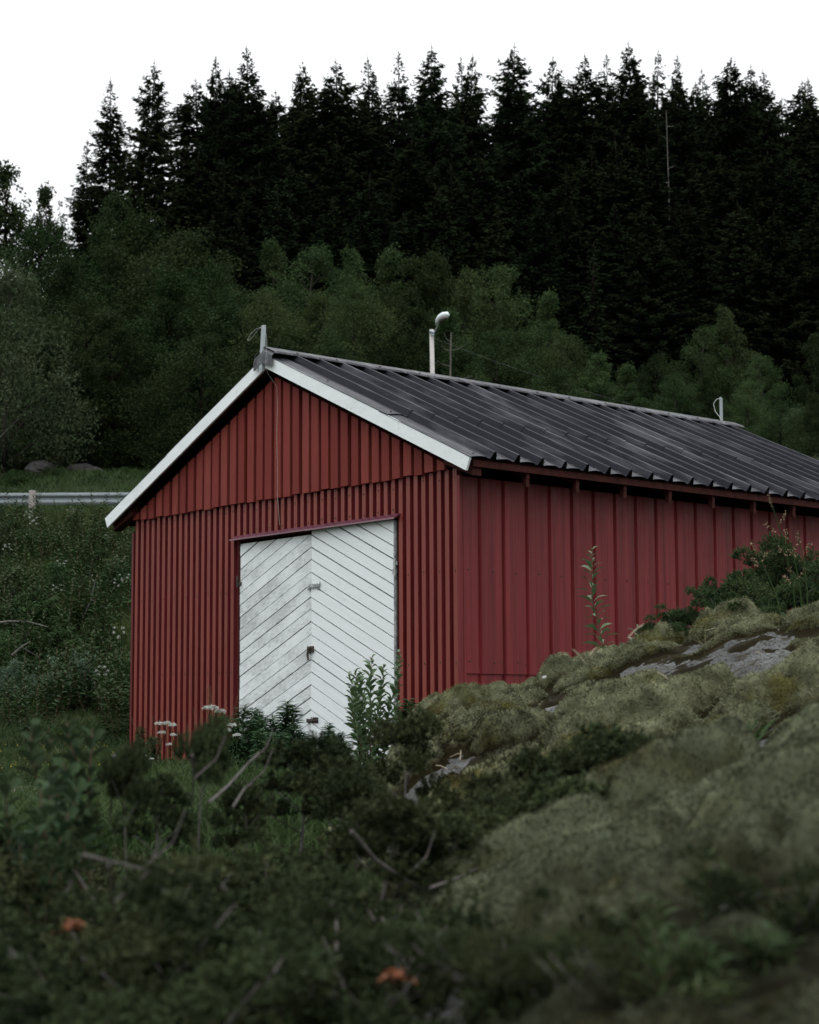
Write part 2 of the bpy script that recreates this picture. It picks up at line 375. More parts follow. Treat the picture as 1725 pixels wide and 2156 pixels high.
# gravel track crossing in front of the shed: a sheet that tucks into the turf at its ragged edges
px_ = np.arange(-12, .9, .12); py_ = np.linspace(0, 1, 26)
PX, PT = np.meshgrid(px_, py_)
yc = 16.3 - .05 * PX; half = 1.35 + .3 * (fbm(PX * 1.5, PT * 0 + .3, 4) - .5)
PY = yc + (PT * 2 - 1) * half
PZ = terr(PX, PY) + .03 - .05 * np.abs(PT * 2 - 1) ** 4 + .012 * (fbm(PX * 6, PY * 6, 8) - .5)
nx, ny = len(px_), len(py_); i = (np.arange(ny - 1)[:, None] * nx + np.arange(nx - 1)[None]).ravel()
tag(link('path', raw_mesh('path', np.stack([PX, PY, PZ], -1).reshape(-1, 3), np.stack([i, i + 1, i + nx + 1, i + nx], 1), GRAVEL, True)), kind='structure')
rd = MB(); rd.add([(-80, 47.4, 5.99), (80, 47.4, 5.99), (80, 53.6, 6.03), (-80, 53.6, 6.03)], [(0, 1, 2, 3)])
tag(rd.build('road', simple('asphalt', (.05, .05, .05), .9, .2, 3, .2)), kind='structure')

class Screws:
    def __init__(s): s.p = []
    def dome(s, c, ax, r, h): s.p.append((c, ax, r, h))
    def build(s, name, mat, parent, n=60):
        global SCM
        if 'SCM' not in globals():
            mb = MB(); mb.dome((0, 0, 0), (0, 0, 1), 1, .75); SCM = {}
            for mt in (IRON,): SCM[mt.name] = mb.mesh('screw', mt)
        for c, ax, r, h in s.p[:n]:
            o = link('screw', SCM[mat.name], parent); o.location = c; o.scale = (r, r, r)
            o.rotation_euler = Vector(ax).to_track_quat('Z', 'Y').to_euler()
        if s.p[n:]:
            mb = MB()
            for q in s.p[n:]: mb.dome(*q)
            o = mb.build(name, mat, parent); o['kind'] = 'stuff'
# ------------------------------------------------------------------ the shed (local: x = along side wall, y = along gable, z up)
TH, SX, SY = 0.7153, .5118, 18.556
shed = empty('shed', (SX, SY, 0), TH)
tag(shed, 'red corrugated metal shed with white double doors and a dark metal roof', 'shed')
UC, MS = 3.01, .4576
def rz(u): return 4.80 - MS * abs(u - UC)           # roof pan level
# core
m = MB()
m.prism([(.05, .05, -.2), (.05, 5.95, -.2), (.05, 5.95, 3.12), (.05, UC, 4.55), (.05, .05, 3.12)], (7.65, 0, 0))
m.build('wall_core', CORE, shed)
def sheet(mb, prof, z0, z1, tr, th=.008, step=None):
    """prof: list of (t, d) along the sheet, d outward; tr(t, d, z) -> local point"""
    n = len(prof); vs = []
    for dd in (0, -th):
        for (t, d) in prof: vs.append(tr(t, d + dd, z0(t))); 
        for (t, d) in prof: vs.append(tr(t, d + dd, z1(t)))
    fs = []
    for i in range(n - 1):
        fs.append((i, i + 1, n + i + 1, n + i)); fs.append((2 * n + i, 3 * n + i, 3 * n + i + 1, 2 * n + i + 1))
        fs.append((i, 2 * n + i, 2 * n + i + 1, i + 1)); fs.append((n + i, n + i + 1, 3 * n + i + 1, 3 * n + i))
    fs.append((0, n, 3 * n, 2 * n)); fs.append((n - 1, 3 * n - 1, 4 * n - 1, 2 * n - 1))
    k0 = len(mb.uv); mb.add(vs, fs); top = max(d for t, d in prof)
    for i in range(n - 1):      # uv marks the crests, which RED_F colours a lighter tan
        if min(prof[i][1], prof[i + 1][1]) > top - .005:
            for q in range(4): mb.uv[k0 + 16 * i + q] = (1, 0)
def corr(a, b, pitch, phase, crest, flank, depth, base):
    """trapezoid corrugation between a and b; crest centres at phase + k*pitch"""
    out = []; k = math.floor((a - phase) / pitch) - 1; pts = []
    while phase + k * pitch < b + pitch:
        c = phase + k * pitch
        pts += [(c - crest / 2 - flank, base), (c - crest / 2, base + depth), (c - crest * .06, base + depth), (c, base + depth - .003), (c + crest * .06, base + depth), (c + crest / 2, base + depth), (c + crest / 2 + flank, base)]
        k += 1
    def val(t):
        for p, q in zip(pts, pts[1:]):
            if p[0] <= t <= q[0] and q[0] > p[0]: return p[1] + (q[1] - p[1]) * (t - p[0]) / (q[0] - p[0])
        return base
    out = [(a, val(a))] + [p for p in pts if a + .001 < p[0] < b - .001] + [(b, val(b))]
    return out
trF = lambda t, d, z: (-d, t, z)
trS = lambda t, d, z: (t, -d, z)
trL = lambda t, d, z: (t, 6 + d, z)
PF = (.12, .041, .058, .006, .042, -.006)
m = MB()
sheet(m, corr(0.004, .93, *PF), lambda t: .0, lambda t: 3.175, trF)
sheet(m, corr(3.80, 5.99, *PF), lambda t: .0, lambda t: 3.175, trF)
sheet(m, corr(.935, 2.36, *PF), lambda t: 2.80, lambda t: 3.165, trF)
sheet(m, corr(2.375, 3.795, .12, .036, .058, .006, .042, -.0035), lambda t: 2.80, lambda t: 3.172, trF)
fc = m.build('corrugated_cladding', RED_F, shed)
sc_ = Screws()
for k in range(0, 50):
    u = .041 + .12 * k
    if u > 5.98: break
    jt = lambda: random.uniform(-.012, .012)
    if u < .93 or u > 3.8:
        if k % 2 == 0 or u > 3.8 and random.random() < .12:
            for z in (2.152, 1.231, 3.09): sc_.dome((-.036, u + jt() * .4, z + jt()), (-1, 0, 0), .009, .007)
    elif k % 2 == 0:
        for z in (3.07, 2.84): sc_.dome((-.037, u + jt() * .5, z + jt() + (0 if z > 3 else 0)), (-1, 0, 0), .010, .008)
sc_.build('screws', IRON, fc)
m = MB()
prof = []; k = -1
while .236 + .335 * k < 7.75:
    c = .236 + .335 * k
    prof += [(c - .030, .030), (c - .016, .004), (c + .010, .002), (c + .022, .034), (c + .034, .030),
             (c + .12, .030), (c + .123, .027), (c + .127, .030), (c + .21, .030), (c + .213, .027), (c + .217, .030)]
    k += 1
prof = [(.0, .030)] + [p for p in prof if .003 < p[0] < 7.74] + [(7.75, .03)]
sheet(m, prof, lambda t: 1.112, lambda t: 3.095, trS)  # top stops short; the black strip above stands for eave shade
sheet(m, [(t, d - .014) for t, d in prof], lambda t: 0, lambda t: 1.13, trS)
sw = m.build('side_cladding', RED_S, shed)
sc_ = Screws()
for k in range(22):
    s = .08 + .335 * k + random.uniform(-.01, .01)
    for z in (2.1525, 1.2307): sc_.dome((s + (.0 if z > 2 else .01), -.031, z + random.uniform(-.006, .006)), (0, -1, 0), .010, .007)
    if k % 3: sc_.dome((s + .12, -.031, 1.225 + random.uniform(-.006, .006)), (0, -1, 0), .008, .006)
sc_.build('screws', IRON, sw)
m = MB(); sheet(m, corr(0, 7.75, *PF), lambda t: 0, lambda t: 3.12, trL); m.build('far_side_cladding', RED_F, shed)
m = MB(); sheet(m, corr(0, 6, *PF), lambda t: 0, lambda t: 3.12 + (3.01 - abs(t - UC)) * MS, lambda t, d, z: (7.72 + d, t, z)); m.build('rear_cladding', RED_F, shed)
# corner trim
m = MB(); m.box(-.042, .0, -.036, .004, 0, 3.10); m.box(.0, .03, -.040, -.034, 0, 3.06); m.build('corner_trim', RED_S, shed)
m = MB(); m.box(-.040, -.0, 5.992, 6.03, 0, 3.02); m.build('corner_trim', RED_F, shed)
# gable boards
m = MB()
zt = lambda u: 4.63 - MS * abs(u - UC)
m.add([(-.030, .0, 3.19), (-.030, 6.0, 3.19), (-.030, 6.0, zt(6)), (-.030, UC, zt(UC)), (-.030, 0, zt(0)),
       (.04, .0, 3.19), (.04, 6.0, 3.19), (.04, 6.0, zt(6)), (.04, UC, zt(UC)), (.04, 0, zt(0))],
      [(0, 4, 3, 2, 1), (5, 6, 7, 8, 9), (0, 1, 6, 5), (1, 2, 7, 6), (4, 0, 5, 9)])
m.build('gable_backing', CORE, shed)
zt = lambda u: 4.55 - MS * abs(u - UC)  # boards end low; bare black backing above stands for shade under the rake
m = MB(); u = -.02; k = 0
while u < 5.99:
    wd = .122 + random.uniform(-.008, .008); a = max(u + random.uniform(-.004, .004), .0); b = min(a + wd, 5.99)
    zb = 3.165 + random.uniform(-.012, .010); tl = random.uniform(-.006, .006); pr = -.078 + random.uniform(-.004, .004); L_ = 1.45
    ta, tb = zt(a) , zt(b); un = k + .37
    vs = []; uvs = []
    for x in (-.032, pr):
        pts = [(x, a, zb), (x, b, zb), (x, b + tl * .6, tb)] + ([(x, UC, zt(UC))] if a < UC < b else []) + [(x, a + tl * .6, ta)]
        vs += pts
    n = len(vs) // 2
    fs = [tuple(range(n)), tuple(range(n, 2 * n))[::-1]] + [(i, (i + 1) % n, (i + 1) % n + n, i + n) for i in range(n)]
    if ta > zb + .02: m.add(vs, fs, [(un, 0)] * (2 * n))
    u += .172; k += 1
m.build('gable_boards', WOOD_R, shed)
# roof
RS0, RS1 = -.215, 8.03
def roofside(sign, name, split):
    ue = 3.40 if sign < 0 else 3.40
    ribs = [.104 + .3337 * k for k in range(-1, 25)]
    prof = [(RS0, -.012)]
    for c in ribs:
        for dt, dh in ((-.062, -.012), (-.040, -.004), (-.016, .062), (-.002, .068), (.014, .064), (.036, -.010), (.08, -.002), (.15, .006), (.22, .004)):
            if RS0 + .01 < c + dt < RS1 - .01: prof.append((c + dt, dh))
    prof.append((RS1, .0)); prof.sort()
    cs, sn = 1 / math.hypot(1, MS), MS / math.hypot(1, MS)
    parts = []
    def one(d0, d1, lift, nseg, wob):
        mb = MB(); n = len(prof); vs = []; nr = nseg + 1
        for side_ in (0, 1):
            for j in range(nr):
                f = j / nseg; dd = d0 + (d1 - d0) * f
                for i, (s, h) in enumerate(prof):
                    e = wob(s) if j == nseg else 0
                    ripple = (fbm(np.array([s * 1.7]), np.array([dd * 1.3]), 21 + int(lift * 100))[0] - .5) * .012
                    hh = h + lift + ripple + (abs(e) * .35 if j == nseg else 0) - side_ * .005
                    d = dd + e
                    vs.append((s, UC + sign * (d * 1.0 + hh * sn), 4.80 - MS * d + hh * cs))
        fs = []
        N = nr * n
        for j in range(nr - 1):
            for i in range(n - 1):
                a = j * n + i; fs.append((a, a + 1, a + n + 1, a + n)); fs.append((N + a, N + a + n, N + a + n + 1, N + a + 1))
        for i in range(n - 1):
            a = (nr - 1) * n + i; fs.append((a, a + 1, N + a + 1, N + a)); fs.append((i, N + i, N + i + 1, i + 1))
        for j in range(nr - 1):
            a = j * n; fs.append((a, a + n, N + a + n, N + a)); a = j * n + n - 1; fs.append((a, N + a, N + a + n, a + n))
        mb.add(vs, fs); return mb
    w1 = lambda s: .018 * (vn(np.array([s * 3.1]), np.array([1.]), 3)[0] - .3) + .008 * (abs(((s - .104) / .3337) % 1 - .5) - .25)
    lo = one(split - .12, 3.40, 0.0, 10, lambda s: .012 * (vn(np.array([s * 5]), np.array([4.]), 5)[0] - .5))
    up = one(.03, split, .008, 12, w1)
    for mb in (lo, up): parts.append(mb)
    P = parts[0]; b = len(P.v); P.add(parts[1].v, parts[1].f)
    o = P.build(name, ROOFM, shed)
    sc_ = Screws()
    nrm = (0, sign * sn, cs)
    for c in ribs:
        for dd, on in ((.35, 1), (1.0, 0), (1.55, 1), (split - .05, 1), (split - .06, 0), (split + .25, 1), (2.85, 0), (3.30, 0), (3.33, 1), (3.31, 2)):
            s = c + (0 if on == 1 else .13 if on == 0 else .22); 
            if random.random() < .2 or not RS0 < s < RS1: continue
            hh = (.042 if on == 1 else .004) + (.012 if dd < split else 0); d = dd + random.uniform(-.02, .02)
            sc_.dome((s, UC + sign * (d + hh * sn), 4.80 - MS * d + hh * cs), nrm, .014, .014)
    sc_.build('roof_screws', IRON, o)
    return o
roofside(-1, 'roof_slope', 2.12)
roofside(1, 'roof_slope', 2.12)
# ridge cap, in four overlapping lengths, bent down on both sides
m = MB()
s0 = RS0 - .015
for j, s1 in enumerate((1.9, 3.95, 6.0, RS1 - .01)):
    l = .002 * (j % 2)
    ss = np.linspace(s0, s1 + .05, 9)
    vs = []
    for s in ss:
        wv = (vn(np.array([s * 2.4]), np.array([2.]), 31)[0] - .5) * .012
        for dz in (0, -.006):
            vs += [(s, UC - .20, 4.785 + wv + l + dz), (s, UC - .175, 4.812 + wv + l + dz), (s, UC - .006, 4.884 + l + dz), (s, UC + .006, 4.884 + l + dz), (s, UC + .175, 4.812 - wv + l + dz), (s, UC + .20, 4.785 - wv + l + dz)]
    fs = []
    for i in range(len(ss) - 1):
        for k in range(5):
            a = i * 12 + k; fs.append((a, a + 1, a + 13, a + 12)); a += 6; fs.append((a, a + 12, a + 13, a + 1))
        a = i * 12; fs.append((a, a + 12, a + 18, a + 6)); fs.append((a + 5, a + 11, a + 23, a + 17))
    for a in (0, (len(ss) - 1) * 12):
        for k in range(5): fs.append((a + k, a + k + 6, a + k + 7, a + k + 1))
    m.add(vs, fs); s0 = s1
rc = m.build('ridge_cap', ROOFM, shed)
sc_ = Screws()
for k in range(13):
    for sg in (-1, 1): sc_.dome((.1 + .64 * k + random.uniform(-.05, .05), UC + sg * .14, 4.828), (0, sg * .45, .9), .016, .016)
sc_.build('ridge_screws', IRON, rc)
# crumpled flashing folded over the gable peak
m = MB()
n = 9; vs = []
for i in range(n):
    u = UC - .17 + .34 * i / (n - 1)
    for j, (zz, xx) in enumerate(((0.01, -.20), (-.03, -.245), (-.09, -.248), (-.15 - random.uniform(0, .035), -.250))):
        vs.append((xx + random.uniform(-.012, .004), u, 4.86 - MS * abs(u - UC) + zz))
m.add(vs, [(i * 4 + j, i * 4 + j + 1, i * 4 + j + 5, i * 4 + j + 4) for i in range(n - 1) for j in range(3)])
pf = m.build('peak_flashing', simple('crumpled_lead_flashing', (.06, .063, .07), .5, .4, 12, .4, b_=.6), shed)
so = pf.modifiers.new('s', 'SOLIDIFY'); so.thickness = .004
# rake boards
for sg, nm in ((-1, 'rake_board'), (1, 'rake_board')):
    m = MB(); ue = 3.385
    top = lambda d: 4.787 - MS * d
    pts = [(0, top(0)), (0, top(0) - .15), (ue - .058, top(ue - .058) - .162), (ue, top(ue) - .012), (ue * .66, top(ue * .66) + .002)]
    poly = [(-.213, UC + sg * (d + (.001 if d == 0 else 0)), z) for d, z in pts]
    m.prism(poly, (.026, 0, 0)); m.build(nm, WHITE_B, shed)
    m = MB(); pts = [(.0, top(0) - .155), (.0, top(0) - .03), (ue - .06, top(ue - .06) - .03), (ue - .06, top(ue - .06) - .13)]
    m.prism([(-.184, UC + sg * d, z) for d, z in pts], (.045, 0, 0)); m.build('barge_rafter', REDWOOD, shed)
# roof underside: boarding, purlins
m = MB()
for sg in (-1, 1):
    for k in range(18):
        d0, d1 = .02 + k * .187, .02 + k * .187 + .15
        m.hexa([(-.135, UC + sg * d0, 4.72 - MS * d0), (7.95, UC + sg * d0, 4.72 - MS * d0), (7.95, UC + sg * d1, 4.72 - MS * d1), (-.135, UC + sg * d1, 4.72 - MS * d1),
                (-.135, UC + sg * d0, 4.74 - MS * d0), (7.95, UC + sg * d0, 4.74 - MS * d0), (7.95, UC + sg * d1, 4.74 - MS * d1), (-.135, UC + sg * d1, 4.74 - MS * d1)])
m.build('roof_boarding', CORE, shed)
m = MB()
for sg in (-1, 1): m.hexa([(a, UC + sg * b, 4.76 - MS * b + c) for c in (-.008, .012) for a, b in ((-.18, .05), (8.0, .05), (8.0, 3.36), (-.18, 3.36))])
m.build('roof_underlay', CORE, shed)
# eaves fascia and rafter tails
for sg in (-1, 1):
    m = MB(); d0, d1 = 3.345, 3.37
    zt_ = 4.76 - MS * 3.36
    m.box(-.14, 7.98, UC + sg * d0 - (.0125), UC + sg * d0 + .0125, zt_ - .075, zt_ - .005)
    m.build('eaves_fascia', REDWOOD, shed)
    for k in range(11):
        s = -.085 + .73 * k
        hw = .06 if k == 0 else .024
        m = MB(); y0 = UC + sg * 3.33; y1 = UC + sg * 2.9
        bz = zt_ - .115; 
        hh = .14 if k == 0 else .115
        if k == 0: s += .02
        m.hexa([(s - hw, y1, zt_ + .14 - hh), (s + hw, y1, zt_ + .14 - hh), (s + hw, y0, zt_ - .02 - hh), (s - hw, y0, zt_ - .02 - hh),
                (s - hw, y1, zt_ + .185), (s + hw, y1, zt_ + .185), (s + hw, y0, zt_ - .0), (s - hw, y0, zt_ - .0)])
        # birdsmouth end block hanging below the fascia
        if k: m.hexa([(s - hw, y0 - sg * .055, zt_ - .20), (s + hw, y0 - sg * .055, zt_ - .20), (s + hw, y0 - sg * .004, zt_ - .215), (s - hw, y0 - sg * .004, zt_ - .215),
                (s - hw, y0 - sg * .06, zt_ - .10), (s + hw, y0 - sg * .06, zt_ - .10), (s + hw, y0 - sg * .003, zt_ - .10), (s - hw, y0 - sg * .003, zt_ - .10)])
        m.build('rafter_tail', REDWOOD, shed)
# door frame
m = MB(); m.box(-.02, .06, .935, .985, 0, 2.79); m.box(-.012, .06, 3.745, 3.795, 0, 2.79); m.box(-.005, .06, .985, 3.745, 2.735, 2.795)
m.build('door_frame', REDWOOD, shed)
m = MB()
m.prism([(-.036, .88, 2.80), (-.105, .90, 2.755), (-.112, .90, 2.738), (-.100, .90, 2.738), (-.03, .88, 2.785)], (0, 1.52, 0))
m.prism([(-.038, 2.405, 2.800), (-.103, 2.405, 2.757), (-.109, 2.405, 2.742), (-.098, 2.405, 2.742), (-.03, 2.405, 2.787)], (0, 1.44, 0))
m.build('door_flashing', MAROON, shed)
# door leaves: diagonal planks
def clip(poly, a, b, c):     # keep a*y + b*z <= c
    out = []
    for i in range(len(poly)):
        p, q = poly[i], poly[(i + 1) % len(poly)]; dp = a * p[0] + b * p[1] - c; dq = a * q[0] + b * q[1] - c
        if dp <= 0: out.append(p)
        if (dp < 0 < dq) or (dq < 0 < dp):
            t = dp / (dp - dq); out.append((p[0] + (q[0] - p[0]) * t, p[1] + (q[1] - p[1]) * t))
    return out
def leaf(u0, u1, z0, z1, sl, x, ref, chamf):
    """planks whose joints run z = z_ref + k*pitch + sl*(u-ref)"""
    m = MB(); k = -12; hyp = math.hypot(1, sl)
    zz = -1.0; j = 0
    while zz < 4.2:
        ph = .1375 + random.uniform(-.004, .004); gap = .010 if random.random() < .7 else .018
        rect = [(u0, z0), (u1, z0), (u1, z1 - (chamf if sl > 0 else 0)), (u1 - .1, z1), (u0 + .0, z1)] if False else [(u0, z0), (u1, z0), (u1, z1), (u0, z1)]
        p = clip(rect, sl, -1, sl * ref - (zz + gap / 2))
        if len(p) > 2: p = clip(p, -sl, 1, -sl * ref + zz + ph - gap / 2)
        if len(p) > 2:
            lift = random.uniform(0, .009)
            q = [(x - lift, a, b) for a, b in p]
            uvs = [((a + sl * (b)) / hyp + j * 3.7, (b - sl * (a - ref) - zz) + j * 1.31) for a, b in p]
            m.prism(q[::-1], (.022 + lift, 0, 0), uvs[::-1])
        zz += ph; j += 1
    return m
# left leaf (u larger) rises towards the meeting line; local y grows to the photo's left
dl = leaf(2.395, 3.735, .10, 2.700, -.43, -.022, 2.39, 0)
d1 = dl.build('door_leaf', WHITE_D, shed); tag(d1, 'left door leaf, its white paint worn grey along the planks')
dr = leaf(.99, 2.385, .08, 2.742, .46, -.034, 2.39, 0)
d2 = dr.build('door_leaf', WHITE_R, shed); tag(d2, 'right door leaf, cleaner white and slightly taller')
m = MB(); m.box(-.0, .03, .985, 3.745, .06, 2.74); m.build('door_backing', CORE, shed)
m = MB(); m.box(-.040, -.012, .963, .99, .1, 2.73); m.build('door_edge', simple('worn_grey_edge', (.22, .23, .23), .7, .2, 20, .5), d2)
m = MB(); m.tube([(-.052, 2.43, 2.105), (-.056, 2.22, 2.125)], .006)
m.box(-.044, -.034, 2.24, 2.36, 2.095, 2.15); m.box(-.05, -.024, 2.40, 2.44, 2.09, 2.13)
for k in range(5): m.tube([(-.055, 2.24 + .03 * k, 2.09), (-.060, 2.25 + .03 * k, 2.15)], .004)
m.tube([(-.05, 2.215, 2.12), (-.055, 2.215, 2.17)], .005)
m.build('slide_bolt', SHINY, d2)
m = MB(); m.box(-.06, -.033, 2.335, 2.385, 1.405, 1.47); m.box(-.05, -.022, 2.395, 2.45, 1.40, 1.47)
m.tube([(-.075, 2.36, 1.45), (-.08, 2.385, 1.44), (-.078, 2.405, 1.38), (-.07, 2.40, 1.315)], [.010, .012, .013, .010], 6)
m.build('lock', IRON, d2)
m = MB(); m.tube([(-.05, 2.44, .655), (-.056, 2.25, .665)], .008); m.box(-.046, -.034, 2.26, 2.36, .635, .695); m.box(-.05, -.024, 2.40, 2.46, .64, .68)
for k in range(3): m.tube([(-.055, 2.27 + .04 * k, .63), (-.060, 2.28 + .04 * k, .70)], .005)
m.build('slide_bolt', IRON, d2)
m = MB(); m.tube([(-.055, .957, 2.14), (-.055, .957, 2.33)], .014); m.box(-.052, -.04, .935, 1.0, 2.17, 2.22); m.box(-.052, -.04, .925, .985, 2.26, 2.30); m.build('hinge', SHINY, d2)
m = MB(); m.tube([(-.045, 3.765, 2.20), (-.045, 3.765, 2.33)], .013); m.box(-.04, -.028, 3.70, 3.79, 2.22, 2.26); m.build('hinge', IRON, d1)
# ridge posts with wire
m = MB(); p0, p1 = (-.255, 3.055, 4.60), (-.235, 3.045, 5.135)
m.hexa([(p0[0], p0[1] - .024, p0[2]), (p0[0] + .006, p0[1] - .024, p0[2]), (p0[0] + .006, p0[1] + .024, p0[2]), (p0[0], p0[1] + .024, p0[2]),
        (p1[0], p1[1] - .019, p1[2]), (p1[0] + .006, p1[1] - .019, p1[2]), (p1[0] + .006, p1[1] + .019, p1[2]), (p1[0], p1[1] + .019, p1[2])])
m.hexa([(p0[0], p0[1] - .028, p0[2]), (p0[0] + .035, p0[1] - .028, p0[2]), (p0[0] + .035, p0[1] - .0242, p0[2]), (p0[0], p0[1] - .0242, p0[2]),
        (p1[0], p1[1] - .023, p1[2]), (p1[0] + .035, p1[1] - .023, p1[2]), (p1[0] + .035, p1[1] - .0192, p1[2]), (p1[0], p1[1] - .0192, p1[2])])
for z in (4.63, 4.70): m.dome((-.256, 3.055, z), (-1, 0, 0), .008, .008)
gp = m.build('ridge_bracket', GALV, shed)
m = MB()
m.tube([(-.25, 3.04, 5.11), (-.27, 3.11, 5.10), (-.28, 3.20, 5.06), (-.28, 3.27, 5.0), (-.275, 3.26, 4.985), (-.27, 3.18, 5.02), (-.26, 3.09, 5.09), (-.26, 3.0, 5.115),
        (-.26, 2.965, 5.09), (-.25, 2.945, 4.98), (-.245, 2.945, 4.86), (-.255, 2.955, 4.70), (-.25, 2.95, 4.62), (-.20, 2.975, 4.56), (-.15, 2.985, 4.52), (-.095, 2.955, 4.43), (-.092, 2.945, 4.2), (-.094, 2.955, 3.9), (-.090, 2.945, 3.5), (-.092, 2.94, 3.2), (-.06, 2.94, 2.85)], .0019, 5)
m.build('wire', WIRE, gp)
m = MB(); m.box(7.78, 7.786, 2.99, 3.022, 4.85, 5.22); m.box(7.786, 7.80, 2.984, 2.990, 4.85, 5.21)
g2 = m.build('ridge_bracket', GALV, shed)
m = MB(); m.tube([(7.77, 3.0, 5.2), (7.75, 3.05, 5.19), (7.73, 3.09, 5.13), (7.74, 3.07, 5.02), (7.75, 3.0, 4.93), (7.76, 2.97, 4.86)], .005, 5); m.build('wire', WIRE, g2)

# ------------------------------------------------------------------ guardrail and lamp
gr = empty('guardrail', (-9.4, 46, 5.9))
tag(gr, 'galvanised steel guardrail on wooden posts along the bank left of the shed', 'guardrail')
x0, x1 = -21.0, 22.0
prof = [(-.155, 0), (-.15, .02), (-.10, .04), (-.075, .04), (-.02, .0), (.02, .0), (.075, .04), (.10, .04), (.15, .02), (.155, 0)]
m = MB(); zc = 6.34 - 5.9; vs = []
for x in (x0 + 9.4, x1 + 9.4):
    for dz, dy in prof: vs.append((x, -dy, zc + dz))
    for dz, dy in prof: vs.append((x, -dy + .006, zc + dz))
n = len(prof); fs = []
for i in range(n - 1): fs += [(i, i + 1, 2 * n + i + 1, 2 * n + i), (n + i, 3 * n + i, 3 * n + i + 1, n + i + 1)]
fs += [(0, 2 * n, 3 * n, n), (n - 1, 2 * n - 1, 4 * n - 1, 3 * n - 1)]
m.add(vs, fs)
m.build('rail', simple('dull_galvanised_rail', (.17, .195, .205), .6, .25, 3, .15, .3), gr)
for k in range(-2, 9):
    m = MB(); x = 4.0 * k; zg = float(terr(x - 9.4, 45.8)) - 5.9
    m.box(x - .07, x + .07, -.21, -.045, min(zg, 0) - .3, .64); m.build('guardrail_post', OLDWOOD, gr)

lp = at(910, 796, 60); lt = at(909, 694, 60)
lamp = empty('street_lamp', (lp[0], 60, float(terr(lp[0], 60)) - .1))
tag(lamp, 'grey wooden pole street lamp with pale head rising behind the roof', 'street lamp')
b0 = lamp.location
m = MB(); H = lt[2] - b0.z
m.tube([(.06, 0, 0), (.03, 0, H * .5), (lt[0] - lp[0], 0, H)], [.10, .085, .068], 10); m.build('pole', simple('bleached_pole_wood', (.42, .40, .385), .85, .15, 12, .25, stretch=(6, 6, .6)), lamp, True)
def rel(X, Y, D): p = at(X, Y, D); return (p[0] - b0.x, p[1] - b0.y, p[2] - b0.z)
m = MB(); m.tube([rel(914, 705, 59.9), rel(915, 700, 59.8), rel(922, 684, 59.6)], [.022, .022, .02], 7); m.tube([rel(905, 697, 59.93), rel(915, 700, 59.88)], .05, 8); m.tube([rel(908, 704, 59.9), rel(914, 706, 59.86)], .035, 6)
m.build('bracket_arm', GALV, lamp)
m = MB()
c = [rel(919.5, 684, 59.6), rel(922, 675, 59.5), rel(927, 668, 59.4), rel(934, 663.5, 59.3), rel(941, 662, 59.2), rel(945, 664, 59.15)]
m.tube(c, [.035, .085, .10, .105, .095, .04], 10)
hd = m.build('lamp_head', LAMPW, lamp, True)
m = MB(); c = [rel(925, 678, 59.4), rel(931, 671.5, 59.3), rel(938, 668.5, 59.2), rel(943, 668, 59.15)]; m.tube(c, [.03, .075, .08, .03], 10); m.build('lens', LENS, hd, True)
m = MB(); a = at(914, 712, 59.9); bpt = at(1790, 935, 75)
pts = []
for i in range(25):
    t = i / 24; pts.append((a[0] + (bpt[0] - a[0]) * t, a[1] + (bpt[1] - a[1]) * t, a[2] + (bpt[2] - a[2]) * t - 1.2 * 4 * t * (1 - t) * .5))
m.tube(pts, .0045, 4); cb = m.build('overhead_cable', simple('grey_cable', (.12, .12, .12), .6, .2)); tag(cb, 'thin grey overhead cable sagging to the right from the lamp pole', 'cable')

